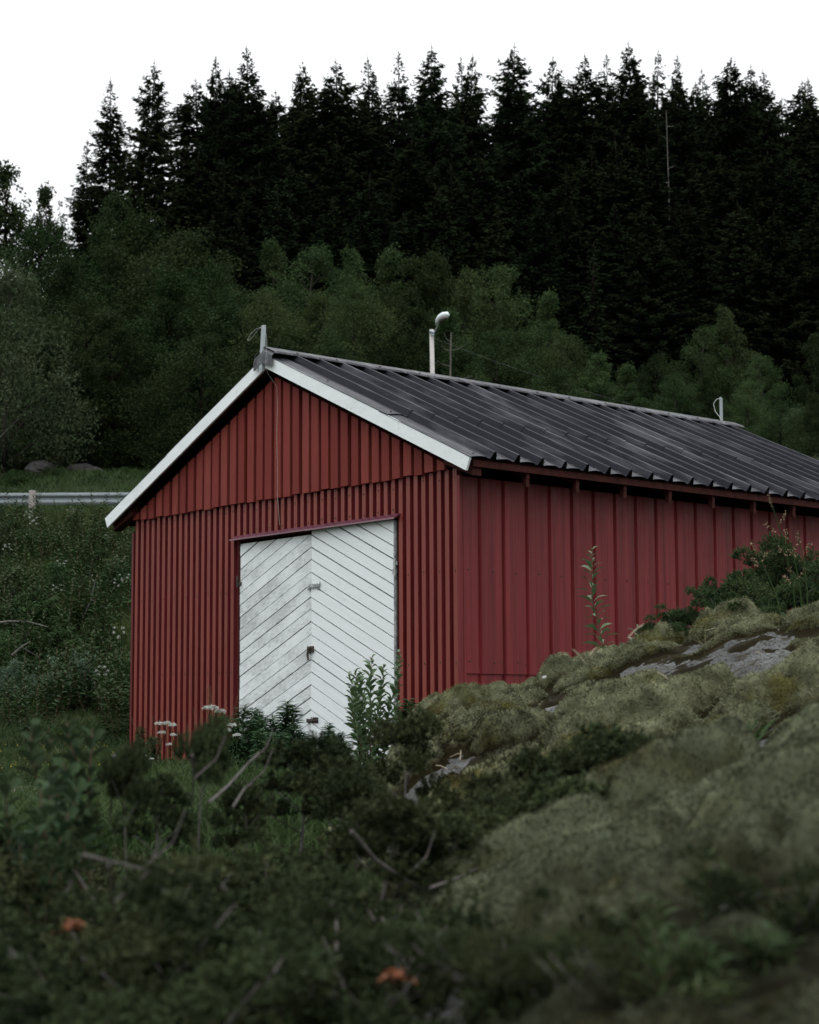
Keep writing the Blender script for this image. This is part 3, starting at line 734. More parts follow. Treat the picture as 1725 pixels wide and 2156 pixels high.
# ------------------------------------------------------------------ trees: meshes
def spruce_mesh(seed, H=18., Rm=2.1, dens=1.0, sparse_top=.12):
    r = np.random.default_rng(seed); P = []; Cs = []; As = []; Ls = []; Ws = []
    nb = int(H * 34 * dens)
    lean = r.normal(size=2) * .02
    lob = r.uniform(0, 6.28, 3); br = []
    for i in range(nb):
        t = (i + r.random()) / nb; t = t ** .9            # 0 top .. 1 base
        z = H * (1 - t) * .985 ; 
        R = Rm * min(1, (t * 1.5) ** .74) * (.55 + .60 * r.random() ** .8)
        a = r.uniform(0, 2 * math.pi); R *= 1 + .18 * math.sin(2 * a + lob[0]) + .12 * math.sin(z * 1.3 + lob[1])
        if r.random() < .06: R *= 1.35
        if r.random() < .10: R *= .5
        R = max(R, .18)
        up = .55 * (1 - min(1, t * 5)) - .28 * min(1, t * 2)       # rise near the top, droop below
        k = max(3, int(R / .085)); s = (np.arange(k) + r.random(k)) / k
        x = s * R; zz = up * x + .22 * R * s ** 2.2
        ca, sa = math.cos(a), math.sin(a)
        c0 = np.stack([ca * x, sa * x, z + zz], 1); br.append((c0[0], c0[-1]))
        keep = s > (.15 if t > sparse_top else .3)
        c0 = c0[keep]; s = s[keep]
        if not len(c0): continue
        rep = 3 if t > sparse_top else 2
        c0 = np.repeat(c0, rep, 0); ss = np.repeat(s, rep)
        side = r.choice([-1, 1], len(c0)) * r.uniform(.3, 1.2, len(c0))
        an = a + side
        d = np.stack([np.cos(an), np.sin(an), r.uniform(-.75, .25, len(c0))], 1)
        wl = (1 - ss * .6) * min(1, R) * .5 + .12
        Cs.append(c0 + r.normal(size=c0.shape) * .03); As.append(d); Ls.append(wl * r.uniform(.7, 1.2, len(c0))); Ws.append(np.full(len(c0), .075) + .06 * (1 - ss))
    # leader tuft
    kz = r.uniform(H * .955, H, 26); an = r.uniform(0, 6.28, 26)
    Cs.append(np.stack([0 * kz, 0 * kz, kz], 1)); As.append(np.stack([np.cos(an), np.sin(an), .9 + 0 * an], 1)); Ls.append((H - kz) * .5 + .12); Ws.append(np.full(26, .05))
    C = np.concatenate(Cs); A = np.concatenate(As); L = np.concatenate(Ls); W = np.concatenate(Ws)
    C[:, 0] += lean[0] * C[:, 2]; C[:, 1] += lean[1] * C[:, 2]
    N = rdir(len(C), r) + np.array([0, 0, .8])
    V, F = rhombs(C, A, N, L, W, .5)
    mb = MB(); mb.tube([(0, 0, -1.5), (lean[0] * H * .5, lean[1] * H * .5, H * .5), (lean[0] * H, lean[1] * H, H + .25)], [.2, .11, .015], 6)
    return raw_mesh('crown', V, F, SPRUCE), mb.mesh('trunk', DARKBARK, True)
def broad_mesh(seed, H=8., R=2.3, n=20000, leaf=(.13, .085), mat=None, shape=1.0, trunk_mat=None, gap=.35, lobes=26, z0=.12):
    r = np.random.default_rng(seed); tips = []; mb = MB()
    nl = lobes; lean = r.normal(size=2) * .04 * H
    mb.tube([(0, 0, -.8), (lean[0] * .3, lean[1] * .3, H * .35), (lean[0] * .7, lean[1] * .7, H * .7), (lean[0], lean[1], H * .93)], [.09 * H / 8, .07 * H / 8, .04 * H / 8, .01], 6)
    for i in range(nl):
        t = (i + .5) / nl; z = H * (z0 + (.97 - z0) * t); prof = math.sin(math.pi * min(1, (t * .86 + .12))) ** .7 * (1 - .35 * t * shape)
        a = i * 2.4 + r.uniform(-.5, .5); rr = R * prof * r.uniform(.35, .95)
        tip = np.array([lean[0] * t + rr * math.cos(a), lean[1] * t + rr * math.sin(a), z]); tips.append((tip, R * (.26 + .20 * r.random()) * (1.1 - .55 * t)))
        b = np.array([lean[0] * t * .7, lean[1] * t * .7, max(z - rr * .9 - .2, H * .08)])
        mb.tube([b, b * .5 + tip * .5 + np.array([0, 0, .05 * H * .3]), tip], [.035 * H / 8, .022 * H / 8, .006], 4)
    tips.append((np.array([lean[0], lean[1], H * .93]), R * .16)); nl += 1
    w_ = np.array([s ** 2 for _, s in tips]); w_ /= w_.sum(); idx = r.choice(nl, n, p=w_)
    T = np.array([t for t, _ in tips])[idx]; S = np.array([s for _, s in tips])[idx][:, None]
    d = rdir(n, r); rad = r.random((n, 1)) ** .45
    P = T + d * rad * S * np.array([1.1, 1.1, .85]) + (d[:, 2:3] < -.2) * np.array([0, 0, -.1]) * S
    nn = fbm(P[:, 0] * 1.6 + P[:, 2] * 1.1 + 50, P[:, 1] * 1.6 - P[:, 2] * 1.3 + 50, seed, 3)
    P = P[nn > gap]; m_ = len(P)
    # wispy upright shoots out of the surface
    ks = 260; j = r.choice(m_, ks); sh = []
    for q in P[j]:
        dd = (q - np.array([lean[0] * .5, lean[1] * .5, H * .45])); dd = dd / np.linalg.norm(dd) + np.array([0, 0, .9]); dd /= np.linalg.norm(dd)
        ln = r.uniform(.2, .6) * R / 2.3; k = 12; sh.append(q + dd * np.linspace(0, ln, k)[:, None] + r.normal(size=(k, 3)) * .03)
    P = np.concatenate([P] + sh); m_ = len(P)
    A = rdir(m_, r) + np.array([0, 0, -.3]); N = rdir(m_, r) + np.array([0, 0, .9])
    sc = r.uniform(.7, 1.25, m_)
    V, F = rhombs(P, A, N, leaf[0] * sc, leaf[1] * sc, .5)
    return raw_mesh('crown', V, F, mat or BIRCH), mb.mesh('trunk', trunk_mat or BARK, True)
def plant(name, meshes, loc, rz=0, sc=(1, 1, 1), names=('crown', 'trunk'), label=None, cat_=None, group=None, tilt=(0, 0)):
    e = empty(name, loc, rz); e.rotation_euler = (tilt[0], tilt[1], rz); e.scale = sc
    tag(e, label, cat_, group)
    for nm, me in zip(names, meshes):
        if me is not None: link(nm, me, e)
    return e
SPR = [spruce_mesh(100 + i, 18, Rm, d, st) for i, (Rm, d, st) in enumerate([(3.2, 1.0, .04), (3.5, 1.1, .03), (2.8, 1.0, .04), (3.1, 1.15, .03), (3.3, 1.0, .03)])]
SPS = [spruce_mesh(200 + i, 18, Rm, d, st) for i, (Rm, d, st) in enumerate([(2.6, .85, .08), (2.9, .9, .1), (2.5, .85, .08)])]
# skyline spruces, left to right: photo top pixel (x, y), distance, kind, width, label
SK = [
 (188, 300, 112, 's1', .9, 'thin ragged spruce at the far left end of the forest skyline'),
 (238, 160, 114, 's0', .95, 'sparse spruce with thin left branches, beside the isolated full spruce'),
 (303, 126, 110, 'f1', .82, 'full dark spruce standing clear just left of the skyline gap'),
 (462, 110, 112, 'f4', .75, 'broad spruce just right of the skyline gap'),
 (498, 138, 116, 's2', 1.0, 'sparse lower spruce squeezed between two tall tops right of the gap'),
 (550, 93, 111, 'f2', .95, 'tall narrow spruce with the highest tip of the left group'),
 (628, 160, 115, 's0', .8, 'short thin spruce tip between the tall narrow spruce and a forked top'),
 (657, 124, 112, 'f3', .85, 'slim spruce with an open top directly above the ridge bracket'),
 (723, 117, 109, 'f0', 1.25, 'broad dense spruce with a blunt dark top left of two airy tops'),
 (762, 142, 114, 's1', .9, 'low spruce top tucked against the broad blunt-topped spruce'),
 (797, 115, 113, 's2', .85, 'airy spruce top with bare twigs, the left of a pair'),
 (835, 104, 112, 's0', .9, 'airy spruce top with bare twigs, the right of a pair'),
 (898, 100, 109, 'f1', .95, 'dense pointed spruce straight above the street lamp'),
 (967, 110, 111, 'f2', .95, 'dense spruce right of the one above the street lamp'),
 (992, 115, 114, 's1', .8, 'thin second tip close against a dense spruce, right of the lamp'),
 (1077, 98, 110, 'f3', 1.05, 'full spruce rising alone over the middle of the roof'),
 (1152, 114, 112, 'f0', .85, 'slender spruce right of the full one over the middle roof'),
 (1200, 140, 116, 's2', .8, 'low wispy tip left of the wide group in the right half'),
 (1243, 110, 109, 'f4', 1.1, 'wide dark spruce leading the group in the right half'),
 (1283, 106, 113, 's0', .85, 'thin high tip just right of the wide dark spruce'),
 (1342, 92, 109, 'f1', 1.0, 'tallest spruce of the right half with a double tip'),
 (1366, 104, 112, 's2', .8, 'second tip leaning close to the tallest right-hand spruce'),
 (1433, 118, 112, 'f2', .8, 'narrow spruce behind the pale bare trunk'),
 (1494, 135, 114, 's1', .8, 'small tip left of the dense spruce near the right edge'),
 (1514, 116, 109, 'f3', 1.1, 'dense spruce at the right with a thick shaggy crown'),
 (1571, 128, 112, 'f0', .95, 'fourth dense spruce from the right edge of the picture'),
 (1633, 138, 110, 'f2', .95, 'open-topped spruce second in from the right edge'),
 (1694, 160, 112, 's0', 1.1, 'sparse spruce with scattered twigs at the right edge'),
 (1745, 185, 110, 'f4', 1.1, 'spruce cut by the right edge of the picture'),
]
GS = 'spruces of the forest skyline'
for i, (X, Y, D, kd, wd, lab) in enumerate(SK):
    p = at(X, Y, D); me = (SPR if kd[0] == 'f' else SPS)[int(kd[1])]
    zg = float(terr(p[0], D)) - .5; h = (p[2] - zg) / 18.25
    plant('spruce_tree', me, (p[0], D, zg), random.uniform(0, 6.28), (h * wd, h * wd, h), label=lab, cat_='spruce', group=GS)
# the rows in front of and behind the skyline trees
LB = 'dark spruce in the solid mass of the forest, its top hidden among the others'
def filler(X, Y, D, wd=1.2):
    p = at(X, Y, D); me = random.choice(SPR); zg = float(terr(p[0], D)) - .5; h = (p[2] - zg) / 18.25
    if h < .25: return
    plant('spruce_tree', me, (p[0], D, zg), random.uniform(0, 6.28), (max(h, .6) * wd, max(h, .6) * wd, h), label=LB, cat_='spruce', group='spruces massed inside the forest')
x = 430
while x < 1790:
    filler(x, 182 + random.uniform(-22, 25), random.uniform(118, 124), 1.3); x += random.uniform(38, 50)
x = 400
while x < 1790:
    filler(x, 330 + random.uniform(-40, 40), random.uniform(100, 105), 1.35); x += random.uniform(60, 80)
x = 180
while x < 1790:
    filler(x, (430 if x > 420 else 480) + random.uniform(-30, 30), random.uniform(94, 98), 1.35); x += random.uniform(75, 95)
# bare pale trunk and small narrow pine
p0, p1 = at(1408, 450, 107), at(1407, 232, 107)
e = empty('dead_tree_trunk', (p0[0], 107, p0[2] - 8)); tag(e, 'thin pale bare trunk standing against the dark spruces at the right', 'dead tree')
m = MB(); H = p1[2] - p0[2] + 8; m.tube([(0, 0, 0), (.05, 0, H * .6), (0, 0, H)], [.04, .03, .02], 6); m.build('trunk', OLDDEAD, e)
m = MB()
for k in range(9): z = H * (.45 + .06 * k); a = k * 2.4; m.tube([(0, 0, z), (.5 * math.cos(a), .5 * math.sin(a), z + .1)], [.015, .005], 4)
m.build('branches', PALEBARK, e)
pm = spruce_mesh(301, 9, .8, 1.0, .2)
pp = at(1237, 512, 84); zg = float(terr(pp[0], 84)) - .3; h = (pp[2] - zg) / 9.2
plant('pine_tree', (raw_mesh('crown', np.zeros((0, 3)), np.zeros((0, 4), int), SPRUCE) if False else pm[0], pm[1]), (pp[0], 84, zg), 1, (h * 1.1, h * 1.1, h), label='narrow brownish young pine poking above the green trees, right of centre', cat_='pine')
# broadleaved trees
BT = [broad_mesh(400 + i, 8, R, 36000, (.092, .06), BIRCH, sh, BARK, g, lb) for i, (R, sh, g, lb) in enumerate([(2.4, 1.0, .36, 30), (2.0, 1.4, .38, 28), (2.7, .8, .36, 34), (1.9, 1.6, .40, 26)])]
BD = [broad_mesh(450 + i, 8, R, 34000, (.095, .062), BIRCHD, sh, DARKBARK, g, lb) for i, (R, sh, g, lb) in enumerate([(2.5, 1.0, .34, 30), (2.1, 1.3, .36, 28), (2.8, .8, .35, 34)])]
WM = broad_mesh(480, 6, 2.5, 26000, (.13, .045), WILLOW, .7, BARK, .34, 36, .06)
AIRY = broad_mesh(490, 8, 1.7, 26000, (.10, .07), BIRCHD, 1.0, DARKBARK, .34, 40, .15)
def tree(X, Y, D, kd, wd, lab=None):
    p = at(X, Y, D); k = int(kd[1:]) if len(kd) > 1 else 0
    me = {'b': BT, 'd': BD}[kd[0]][k] if kd[0] in 'bd' else (WM if kd[0] == 'w' else AIRY)
    base = 6. if kd[0] == 'w' else 8.
    zg = float(terr(p[0], D)) - .3; h = (p[2] - zg) / base
    s = h * wd
    nm = {'b': 'birch_tree', 'd': 'alder_tree', 'w': 'willow_tree', 'a': 'birch_tree'}[kd[0]]
    if lab is None:
        lab = 'green leafy tree merged into the broadleaf belt below the spruces'; g = 'broadleaf trees merged in the belt'
    else: g = 'broadleaf trees along the foot of the forest'
    plant(nm, me, (p[0], D, zg), random.uniform(0, 6.28), (s, s, h), label=lab, cat_='tree' if kd[0] != 'w' else 'willow', group=g)
TR = [
 (28, 352, 88, 'a', 1.0, 'airy dark birch against the sky at the left edge'),
 (120, 392, 90, 'a', .8, 'small airy treetop against the sky left of the spruces'),
 (75, 470, 84, 'd2', 1.2, 'dark bushy tree below the airy birch at the left edge'),
 (235, 405, 92, 'd1', .9, 'dark pointed tree right under the leftmost spruces'),
 (300, 445, 86, 'd0', 1.1, 'dark round crown under the isolated full spruce'),
 (378, 478, 84, 'd2', 1.2, 'dark rounded crown just below the skyline gap'),
 (150, 545, 76, 'd1', 1.2, 'dark green tree right above the big grey willow'),
 (15, 565, 66, 'w', .85, 'big grey-green willow filling the left edge above the guardrail'),
 (330, 585, 72, 'd0', 1.35, 'wide dark tree left of the rake board, above the slope stones'),
 (445, 560, 78, 'd2', 1.3, 'wide dark tree up the slope left of the pointed green top'),
 (573, 497, 80, 'b3', .9, 'pointed light green top above the left end of the ridge'),
 (632, 528, 77, 'b0', 1.2, 'rounded light green crown directly right of the pointed top'),
 (745, 522, 79, 'b1', 1.0, 'green crown between the ridge bracket and the street lamp, upper row'),
 (745, 590, 70, 'b2', 1.1, 'pale green rounded crown left of the street lamp, lower row'),
 (822, 520, 80, 'b3', 1.0, 'narrow green crown up left of the street lamp head'),
 (880, 545, 78, 'd1', 1.0, 'dark green crown straight behind the street lamp'),
 (938, 536, 79, 'd0', .8, 'dark conical tree just right of the street lamp'),
 (1008, 562, 77, 'b1', 1.1, 'light green pointed crown right of the street lamp'),
 (1080, 566, 76, 'b0', 1.2, 'light green feathery crown over the middle of the ridge'),
 (1158, 612, 73, 'b3', 1.1, 'light green crown left of the narrow pine'),
 (1530, 645, 74, 'b1', 1.1, 'tall light green crown over the far end of the roof'),
 (1460, 690, 73, 'b0', 1.1, 'green crown just left of the tallest one at the roof end'),
 (1610, 745, 70, 'b2', 1.1, 'green crown right of the far ridge bracket'),
 (1700, 830, 66, 'd0', 1.2, 'dark bushy crown at the right edge above the roof'),
 (1385, 745, 72, 'd2', 1.0, 'dark low crown right of the narrow pine'),
]
for a in TR: tree(*a)
for (X, Y, D, kd, wd) in [(500, 640, 72, 'd0', 1.4), (560, 620, 73, 'b2', 1.3), (690, 610, 74, 'b0', 1.1), (250, 660, 68, 'd1', 1.3), (420, 700, 66, 'd2', 1.4), (560, 720, 65, 'd0', 1.4),
        (640, 690, 68, 'b1', 1.3), (800, 640, 70, 'b2', 1.3), (860, 650, 69, 'd1', 1.2), (960, 650, 70, 'b3', 1.3), (1040, 690, 67, 'b2', 1.3), (1120, 700, 68, 'b0', 1.3), (1200, 700, 70, 'b2', 1.2),
        (1265, 735, 68, 'b1', 1.3), (1320, 765, 67, 'b3', 1.3), (1420, 790, 66, 'b2', 1.3), (1560, 800, 65, 'b0', 1.2), (1490, 790, 66, 'd1', 1.2), (1640, 850, 63, 'd2', 1.2), (1720, 700, 76, 'd1', 1.2), (1180, 780, 63, 'd2', 1.3), (720, 730, 64, 'd1', 1.3), (960, 740, 64, 'd0', 1.3),
        (330, 760, 74, 'd0', 1.3), (460, 800, 73, 'd1', 1.3), (210, 740, 75, 'd2', 1.2), (100, 620, 70, 'd0', 1.3), (190, 620, 72, 'd2', 1.3)]:
    tree(X, Y, D, kd, wd)
# pale birch trunk right of the lamp
p0, p1 = at(948, 830, 61), at(951, 700, 61)
e = empty('dead_birch', (p0[0], 61, p0[2] - 4)); tag(e, 'mottled pale birch trunk with bare limbs just right of the lamp pole', 'dead tree')
H = p1[2] - p0[2] + 4
m = MB(); m.tube([(0, 0, 0), (-.02, 0, H * .55), (.05, 0, H)], [.045, .035, .02], 6); m.build('trunk', OLDDEAD, e)
m = MB()
for z, dx, dz in ((H - .62, .6, .25), (H - .62, -.3, .2), (H - 1.15, -.45, .2), (H - 1.62, .75, .12), (H - .3, -.2, .3), (H - 1.9, .9, .35)): m.tube([(0, 0, z), (dx * .5, -.05, z + dz * .2), (dx, -.1, z + dz)], [.013, .010, .005], 5)
m.build('limbs', OLDDEAD, e)

# slope stones
def stone_mesh(seed):
    bm_v, bm_f = [], []; n, mm = 14, 9
    for j in range(mm + 1):
        for i in range(n):
            th = math.pi * j / mm; ph = 2 * math.pi * i / n; d = np.array([math.sin(th) * math.cos(ph), math.sin(th) * math.sin(ph), math.cos(th)])
            r_ = .75 + .5 * float(fbm(np.array([d[0] * 1.7 + 9 + d[2]]), np.array([d[1] * 1.7 + 9 - d[2] * .6]), seed)[0]); bm_v.append(d * r_ * np.array([1, .8, .62]))
    for j in range(mm):
        for i in range(n): bm_f.append((j * n + i, (j + 1) * n + i, (j + 1) * n + (i + 1) % n, j * n + (i + 1) % n))
    return raw_mesh('boulder', bm_v, bm_f, STONE)
ST = [stone_mesh(s) for s in (1, 2, 3)]
for (X, Y, D, s, lab) in [(215, 935, 69, 1.1, 'broad grey boulder on the slope under the dark trees'), (262, 925, 70, .7, 'boulder with a pale face on the slope, rightmost of them'),
        (172, 975, 66.5, .55, 'boulder with a light grey top low on the slope'), (85, 978, 66, .6, 'boulder half hidden below the big willow'), (198, 980, 66, .4, 'small rounded stone beside the light-topped boulder'),
        (130, 945, 69, .8, 'dark boulder behind the others below the willow')]:
    p = at(X, Y, D); o = link('boulder', random.choice(ST)); o.location = (p[0], D, float(terr(p[0], D)) + .22 * s); o.scale = (s * 1.15, s * 1.1, s * .85); o.rotation_euler = (0, 0, random.uniform(0, 6)); tag(o, lab, 'boulder', 'boulders on the slope')

# ------------------------------------------------------------------ bank vegetation
def blades(n, xr, yr, zf, h, wd, mat, name, lean=.35, mask=None, seed=1):
    r = np.random.default_rng(seed); x = r.uniform(*xr, n); y = r.uniform(*yr, n)
    if mask is not None: k = mask(x, y, r); x, y = x[k], y[k]
    n = len(x); z = zf(x, y) - .01
    hh = h * r.uniform(.5, 1.3, n) * (.6 + .8 * fbm(x * 1.1, y * 1.1, seed + 40, 2))
    A = np.stack([r.normal(size=n) * lean, r.normal(size=n) * lean, np.ones(n)], 1); N = rdir(n, r) * np.array([1, 1, .2])
    C = np.stack([x, y, z], 1)
    # two segments: stalk and bent tip
    A1 = A / np.linalg.norm(A, axis=1, keepdims=True); B = np.cross(A1, N); B /= np.linalg.norm(B, axis=1, keepdims=True) + 1e-9
    A2 = A1 + np.stack([r.normal(size=n) * .5, r.normal(size=n) * .5, -.25 * np.ones(n)], 1)
    w2 = (wd * r.uniform(.6, 1.3, n))[:, None] / 2; m_ = C + A1 * (hh * .55)[:, None]; t_ = m_ + A2 * (hh * .5)[:, None]
    V = np.stack([C - B * w2, C + B * w2, m_ + B * w2, m_ - B * w2, t_ + B * w2 * .1, t_ - B * w2 * .1], 1).reshape(-1, 3)
    i = np.arange(n)[:, None] * 6
    F = np.concatenate([i + np.array([0, 1, 2, 3]), i + np.array([3, 2, 4, 5])])
    return tag(link(name, raw_mesh(name, V, F, mat)), kind='stuff')
pathmask = lambda x, y, r: (np.abs(y - (16.3 - .05 * x)) > 1.15 + .35 * (fbm(x * 1.7, y * 1.7, 77) - .5)) | (r.random(len(x)) < .06) | (x > .6)
def clumpmask(s, th): return lambda x, y, r: fbm(x * .8, y * .8, s, 3) + .25 * r.random(len(x)) > th
blades(52000, (-7.2, -1.5), (18, 30), terr, .16, .010, GRASSM, 'meadow_grass', mask=pathmask, seed=5)
blades(46000, (-12.5, -4.2), (29, 45.6), terr, .42, .022, GRASSM, 'bank_grass', .3, seed=6)
blades(20000, (-18, -6.5), (54, 73), terr, .28, .03, GRASSM, 'slope_grass', .35, seed=8)
blades(34000, (-2.6, 1.2), (8.0, 15.5), terr, .26, .009, GRASSM, 'near_grass', .35, mask=lambda x, y, r: pathmask(x, y, r) & (fbm(x * .9, y * .9, 3, 2) + .3 * r.random(len(x)) > .5), seed=7)
blades(2600, (-7.2, -1.5), (18, 30), terr, .22, .006, DRYG, 'dry_grass', .5, mask=pathmask, seed=9)
fade = lambda cx_, rx: (lambda x, y, r: (np.abs(x - cx_) < rx * (.35 + .65 * r.random(len(x)))) & pathmask(x, y, r))
blades(26000, (-17, -6), (17, 34), terr, .2, .016, GRASSM, 'meadow_turf', mask=fade(-9, 8), seed=51)
blades(26000, (2, 17), (13, 36), terr, .2, .018, GRASSM, 'meadow_turf', mask=fade(8, 9), seed=52)
blades(26000, (-9, 2), (3, 15.5), terr, .16, .009, GRASSM, 'meadow_turf', mask=fade(-3.5, 5.5), seed=53)
blades(16000, (-24, -12), (29, 45.6), terr, .42, .03, GRASSM, 'bank_turf', seed=54)
blades(22000, (2, 26), (29, 45.6), terr, .42, .035, GRASSM, 'bank_turf', seed=55)
# flowers in the meadow
def flower_head(n=40, R=.05, mat=None, seed=0, q=.008):
    r = np.random.default_rng(seed); a = r.uniform(0, 6.28, n); d = R * np.sqrt(r.random(n)); C = np.stack([d * np.cos(a), d * np.sin(a), .012 * (1 - (d / R) ** 2) + r.normal(size=n) * .006], 1)
    return rhombs(np.repeat(C, 3, 0), rdir(3 * n, r) + np.array([0, 0, .2]), rdir(3 * n, r), q, q * .8, .5)
def leafy(seed, H, nl, ll, lw, mat, stems=1, spread=.1, droop=.3, up=.5, stem_r=.004, start=.15, stem_mat=None, fold=.12, wob=.02, topdense=1.0, hmin=.55):
    """upright stems set with leaves; returns (leaves, stems)"""
    r = np.random.default_rng(seed); C = []; A = []; N = []; L = []; mb = MB(); parts = []
    for s in range(stems):
        h = H * (1 if s == 0 else r.uniform(hmin, .97)); a0 = r.uniform(0, 6.28); sp = spread * (0 if s == 0 and stems == 1 else r.uniform(.3, 1))
        b = np.array([math.cos(a0), math.sin(a0), 0]) * sp * .3; tp = np.array([math.cos(a0) * sp, math.sin(a0) * sp, h]) + r.normal(size=3) * wob
        t_ = np.linspace(0, 1, 6)[:, None]; cv = b * (1 - t_) + tp * t_; cv[1:-1, :2] += r.normal(size=(4, 2)) * wob * .6
        mb.tube(cv.tolist(), np.linspace(stem_r, stem_r * .35, 6).tolist(), 5)
        k = int(nl * h / H); tt = start + (1 - start) * (np.arange(k) / k) ** (1 / topdense)
        base = np.stack([np.interp(tt, np.linspace(0, 1, 6), cv[:, i]) for i in range(3)], 1)
        an = np.arange(k) * 2.4 + r.normal(size=k) * .3
        u_ = up * (.4 + .9 * tt) + r.normal(size=k) * .12
        d = np.stack([np.cos(an), np.sin(an), u_], 1); l = ll * (1.05 - .55 * np.abs(tt - .5) * (1 if topdense > 0 else 0)) * r.uniform(.75, 1.15, k); l[tt > .93] *= .6
        C.append(base); A.append(d); L.append(l)
    C = np.concatenate(C); A = np.concatenate(A); L = np.concatenate(L); A /= np.linalg.norm(A, axis=1, keepdims=True)
    n = len(C); Nn = np.tile([0, 0, 1.], (n, 1)) + r.normal(size=(n, 3)) * .25
    B = np.cross(A, Nn); B /= np.linalg.norm(B, axis=1, keepdims=True); N2 = np.cross(B, A); L_ = L[:, None]; W = L_ * (lw / ll) / 2
    # 8-vertex leaf: two halves folded along a drooping midrib
    m0 = C; m1 = C + A * L_ * .38 + N2 * L_ * .02; m2 = C + A * L_ * .72 - np.array([0, 0, 1]) * L_ * droop * .25; m3 = C + A * L_ - np.array([0, 0, 1]) * L_ * droop * .6
    V = np.stack([m0, m1, m2, m3, m1 + B * W + N2 * W * fold * 3, m2 + B * W * .8 + N2 * W * fold * 3, m1 - B * W + N2 * W * fold * 3, m2 - B * W * .8 + N2 * W * fold * 3], 1).reshape(-1, 3)
    i = np.arange(n)[:, None] * 8
    F = np.concatenate([i + np.array([0, 4, 5, 1]), i + np.array([1, 5, 3, 2]), i + np.array([0, 1, 7, 6])[[0, 1, 2, 3]], i + np.array([1, 2, 3, 7])])
    return raw_mesh('leaves', V, F, mat), mb.mesh('stem', stem_mat or STEMM, True)
# silvery and green shrubs on the bank
SIL = [broad_mesh(500 + i, 1.3, 1.0, 3000, (.10, .038), SILVER, .3, BARK, .34, 18, .25) for i in range(2)]
GRN = [broad_mesh(510 + i, 1.3, .8, 5200, (.055, .035), HERB, .5, BARK, .30, 18, .1) for i in range(3)]
def shrub(X, Y, D, me, h, wd, lab, nm='willow_shrub', g='shrubs on the bank left of the shed', base=1.3):
    p = at(X, Y, D); z = float(terr(p[0], D)) - .05
    hh = (p[2] - z) / base if h is None else h / base
    plant(nm, me, (p[0], D, z), random.uniform(0, 6.28), (hh * wd, hh * wd, hh), label=lab, cat_='shrub', group=g)
shrub(30, 1402, 29.5, SIL[0], None, .75, 'silvery willow shrub at the left edge, beside the field')
shrub(148, 1385, 29.5, SIL[1], None, .75, 'silvery willow shrub in the middle of the row before the bank')
shrub(120, 1185, 36, GRN[1], None, 1.2, 'grey-green shrub halfway up the bank', )
shrub(205, 1160, 36.5, GRN[0], None, 1.1, 'grey-green shrub up the bank close to the shed')
shrub(255, 1190, 35, GRN[0], None, 1.0, 'low green shrub touching the shed edge on the bank')
shrub(30, 1200, 34, GRN[1], None, 1.4, 'brownish green shrub at the left edge, mid bank')
shrub(70, 1250, 33, GRN[2], None, 1.3, 'broad green shrub above the dead branch on the bank')
shrub(20, 1100, 40, GRN[0], None, 1.2, 'shrub with white flowers under the guardrail post')
shrub(150, 1110, 41, GRN[1], None, 1.2, 'green shrub just under the guardrail')
shrub(240, 1110, 41, GRN[2], None, 1.0, 'green shrub under the guardrail beside the rake board')
shrub(235, 1390, 30, GRN[2], None, 1.2, 'bright green mound at the foot of the bank by the shed')
shrub(120, 1330, 31, GRN[0], None, 1.3, 'green shrub low on the bank between the silvery ones')
shrub(10, 1330, 31, GRN[1], None, 1.2, 'green shrub low on the bank at the left edge')
shrub(200, 1300, 32, GRN[1], None, 1.1, 'green shrub low on the bank beside the shed wall')
for (X, Y, D, w_, lab) in [(60, 915, 67, 2.6, 'bush at the foot of the big willow'), (290, 880, 71, 2.6, 'bush above the rightmost boulder'), (340, 905, 69, 3.0, 'bush behind the white rake board')]:
    shrub(X, Y, D, GRN[random.randrange(3)], None, 1.3, lab, 'bush', 'bushes behind the guardrail')
for (X, Y, D, wd, lab) in [(105, 985, 64, 1.1, 'low brush just above the guardrail, left of the boulders'), (205, 990, 64.5, 1.1, 'low brush just above the guardrail under the boulders'), (262, 985, 64, 1.1, 'low brush above the guardrail next to the rake board tip'), (35, 990, 64, 1.2, 'low brush above the guardrail at the left edge'), (150, 965, 67, .9, 'low brush between the boulders on the slope'), (245, 955, 68, 1.1, 'low brush right of the boulders on the slope')]:
    shrub(X, Y, D, GRN[random.randrange(3)], None, wd * 1.6, lab, 'bush', 'bushes behind the guardrail')
# tall herbs scattered over the bank
HB = [leafy(600 + i, .8, 40, .11, .03, HERB, 5, .35, .3, .5) for i in range(3)]
r = np.random.default_rng(3)
for k in range(130):
    D = r.uniform(26, 44); x = r.uniform(-.235, -.140) * D; z = float(terr(x, D))
    plant('tall_herb', HB[k % 3], (x, D, z - .03), r.uniform(0, 6), (1.5,) * 3, ('leaves', 'stem'), 'leafy green herb scattered among the bank grass left of the shed', 'herb', 'herbs on the bank')
UMB = []
for i in range(2):
    hp = []; mb = MB()
    for k in range(6):
        a = k * 1.05 + i; V, F = flower_head(18, .035, seed=k + 10 * i, q=.010); c = np.array([.12 * math.cos(a), .12 * math.sin(a), .75 + .05 * (k % 3)])
        hp.append((V + c, F)); mb.tube([(0, 0, .45), tuple(c * np.array([.6, .6, .9])), tuple(c)], .003, 4)
    mb.tube([(0, 0, 0), (0, 0, .46)], .004, 4); V, F = cat(hp); UMB.append((raw_mesh('flowers', V, F, FLOWER), mb.mesh('stem', HERB)))
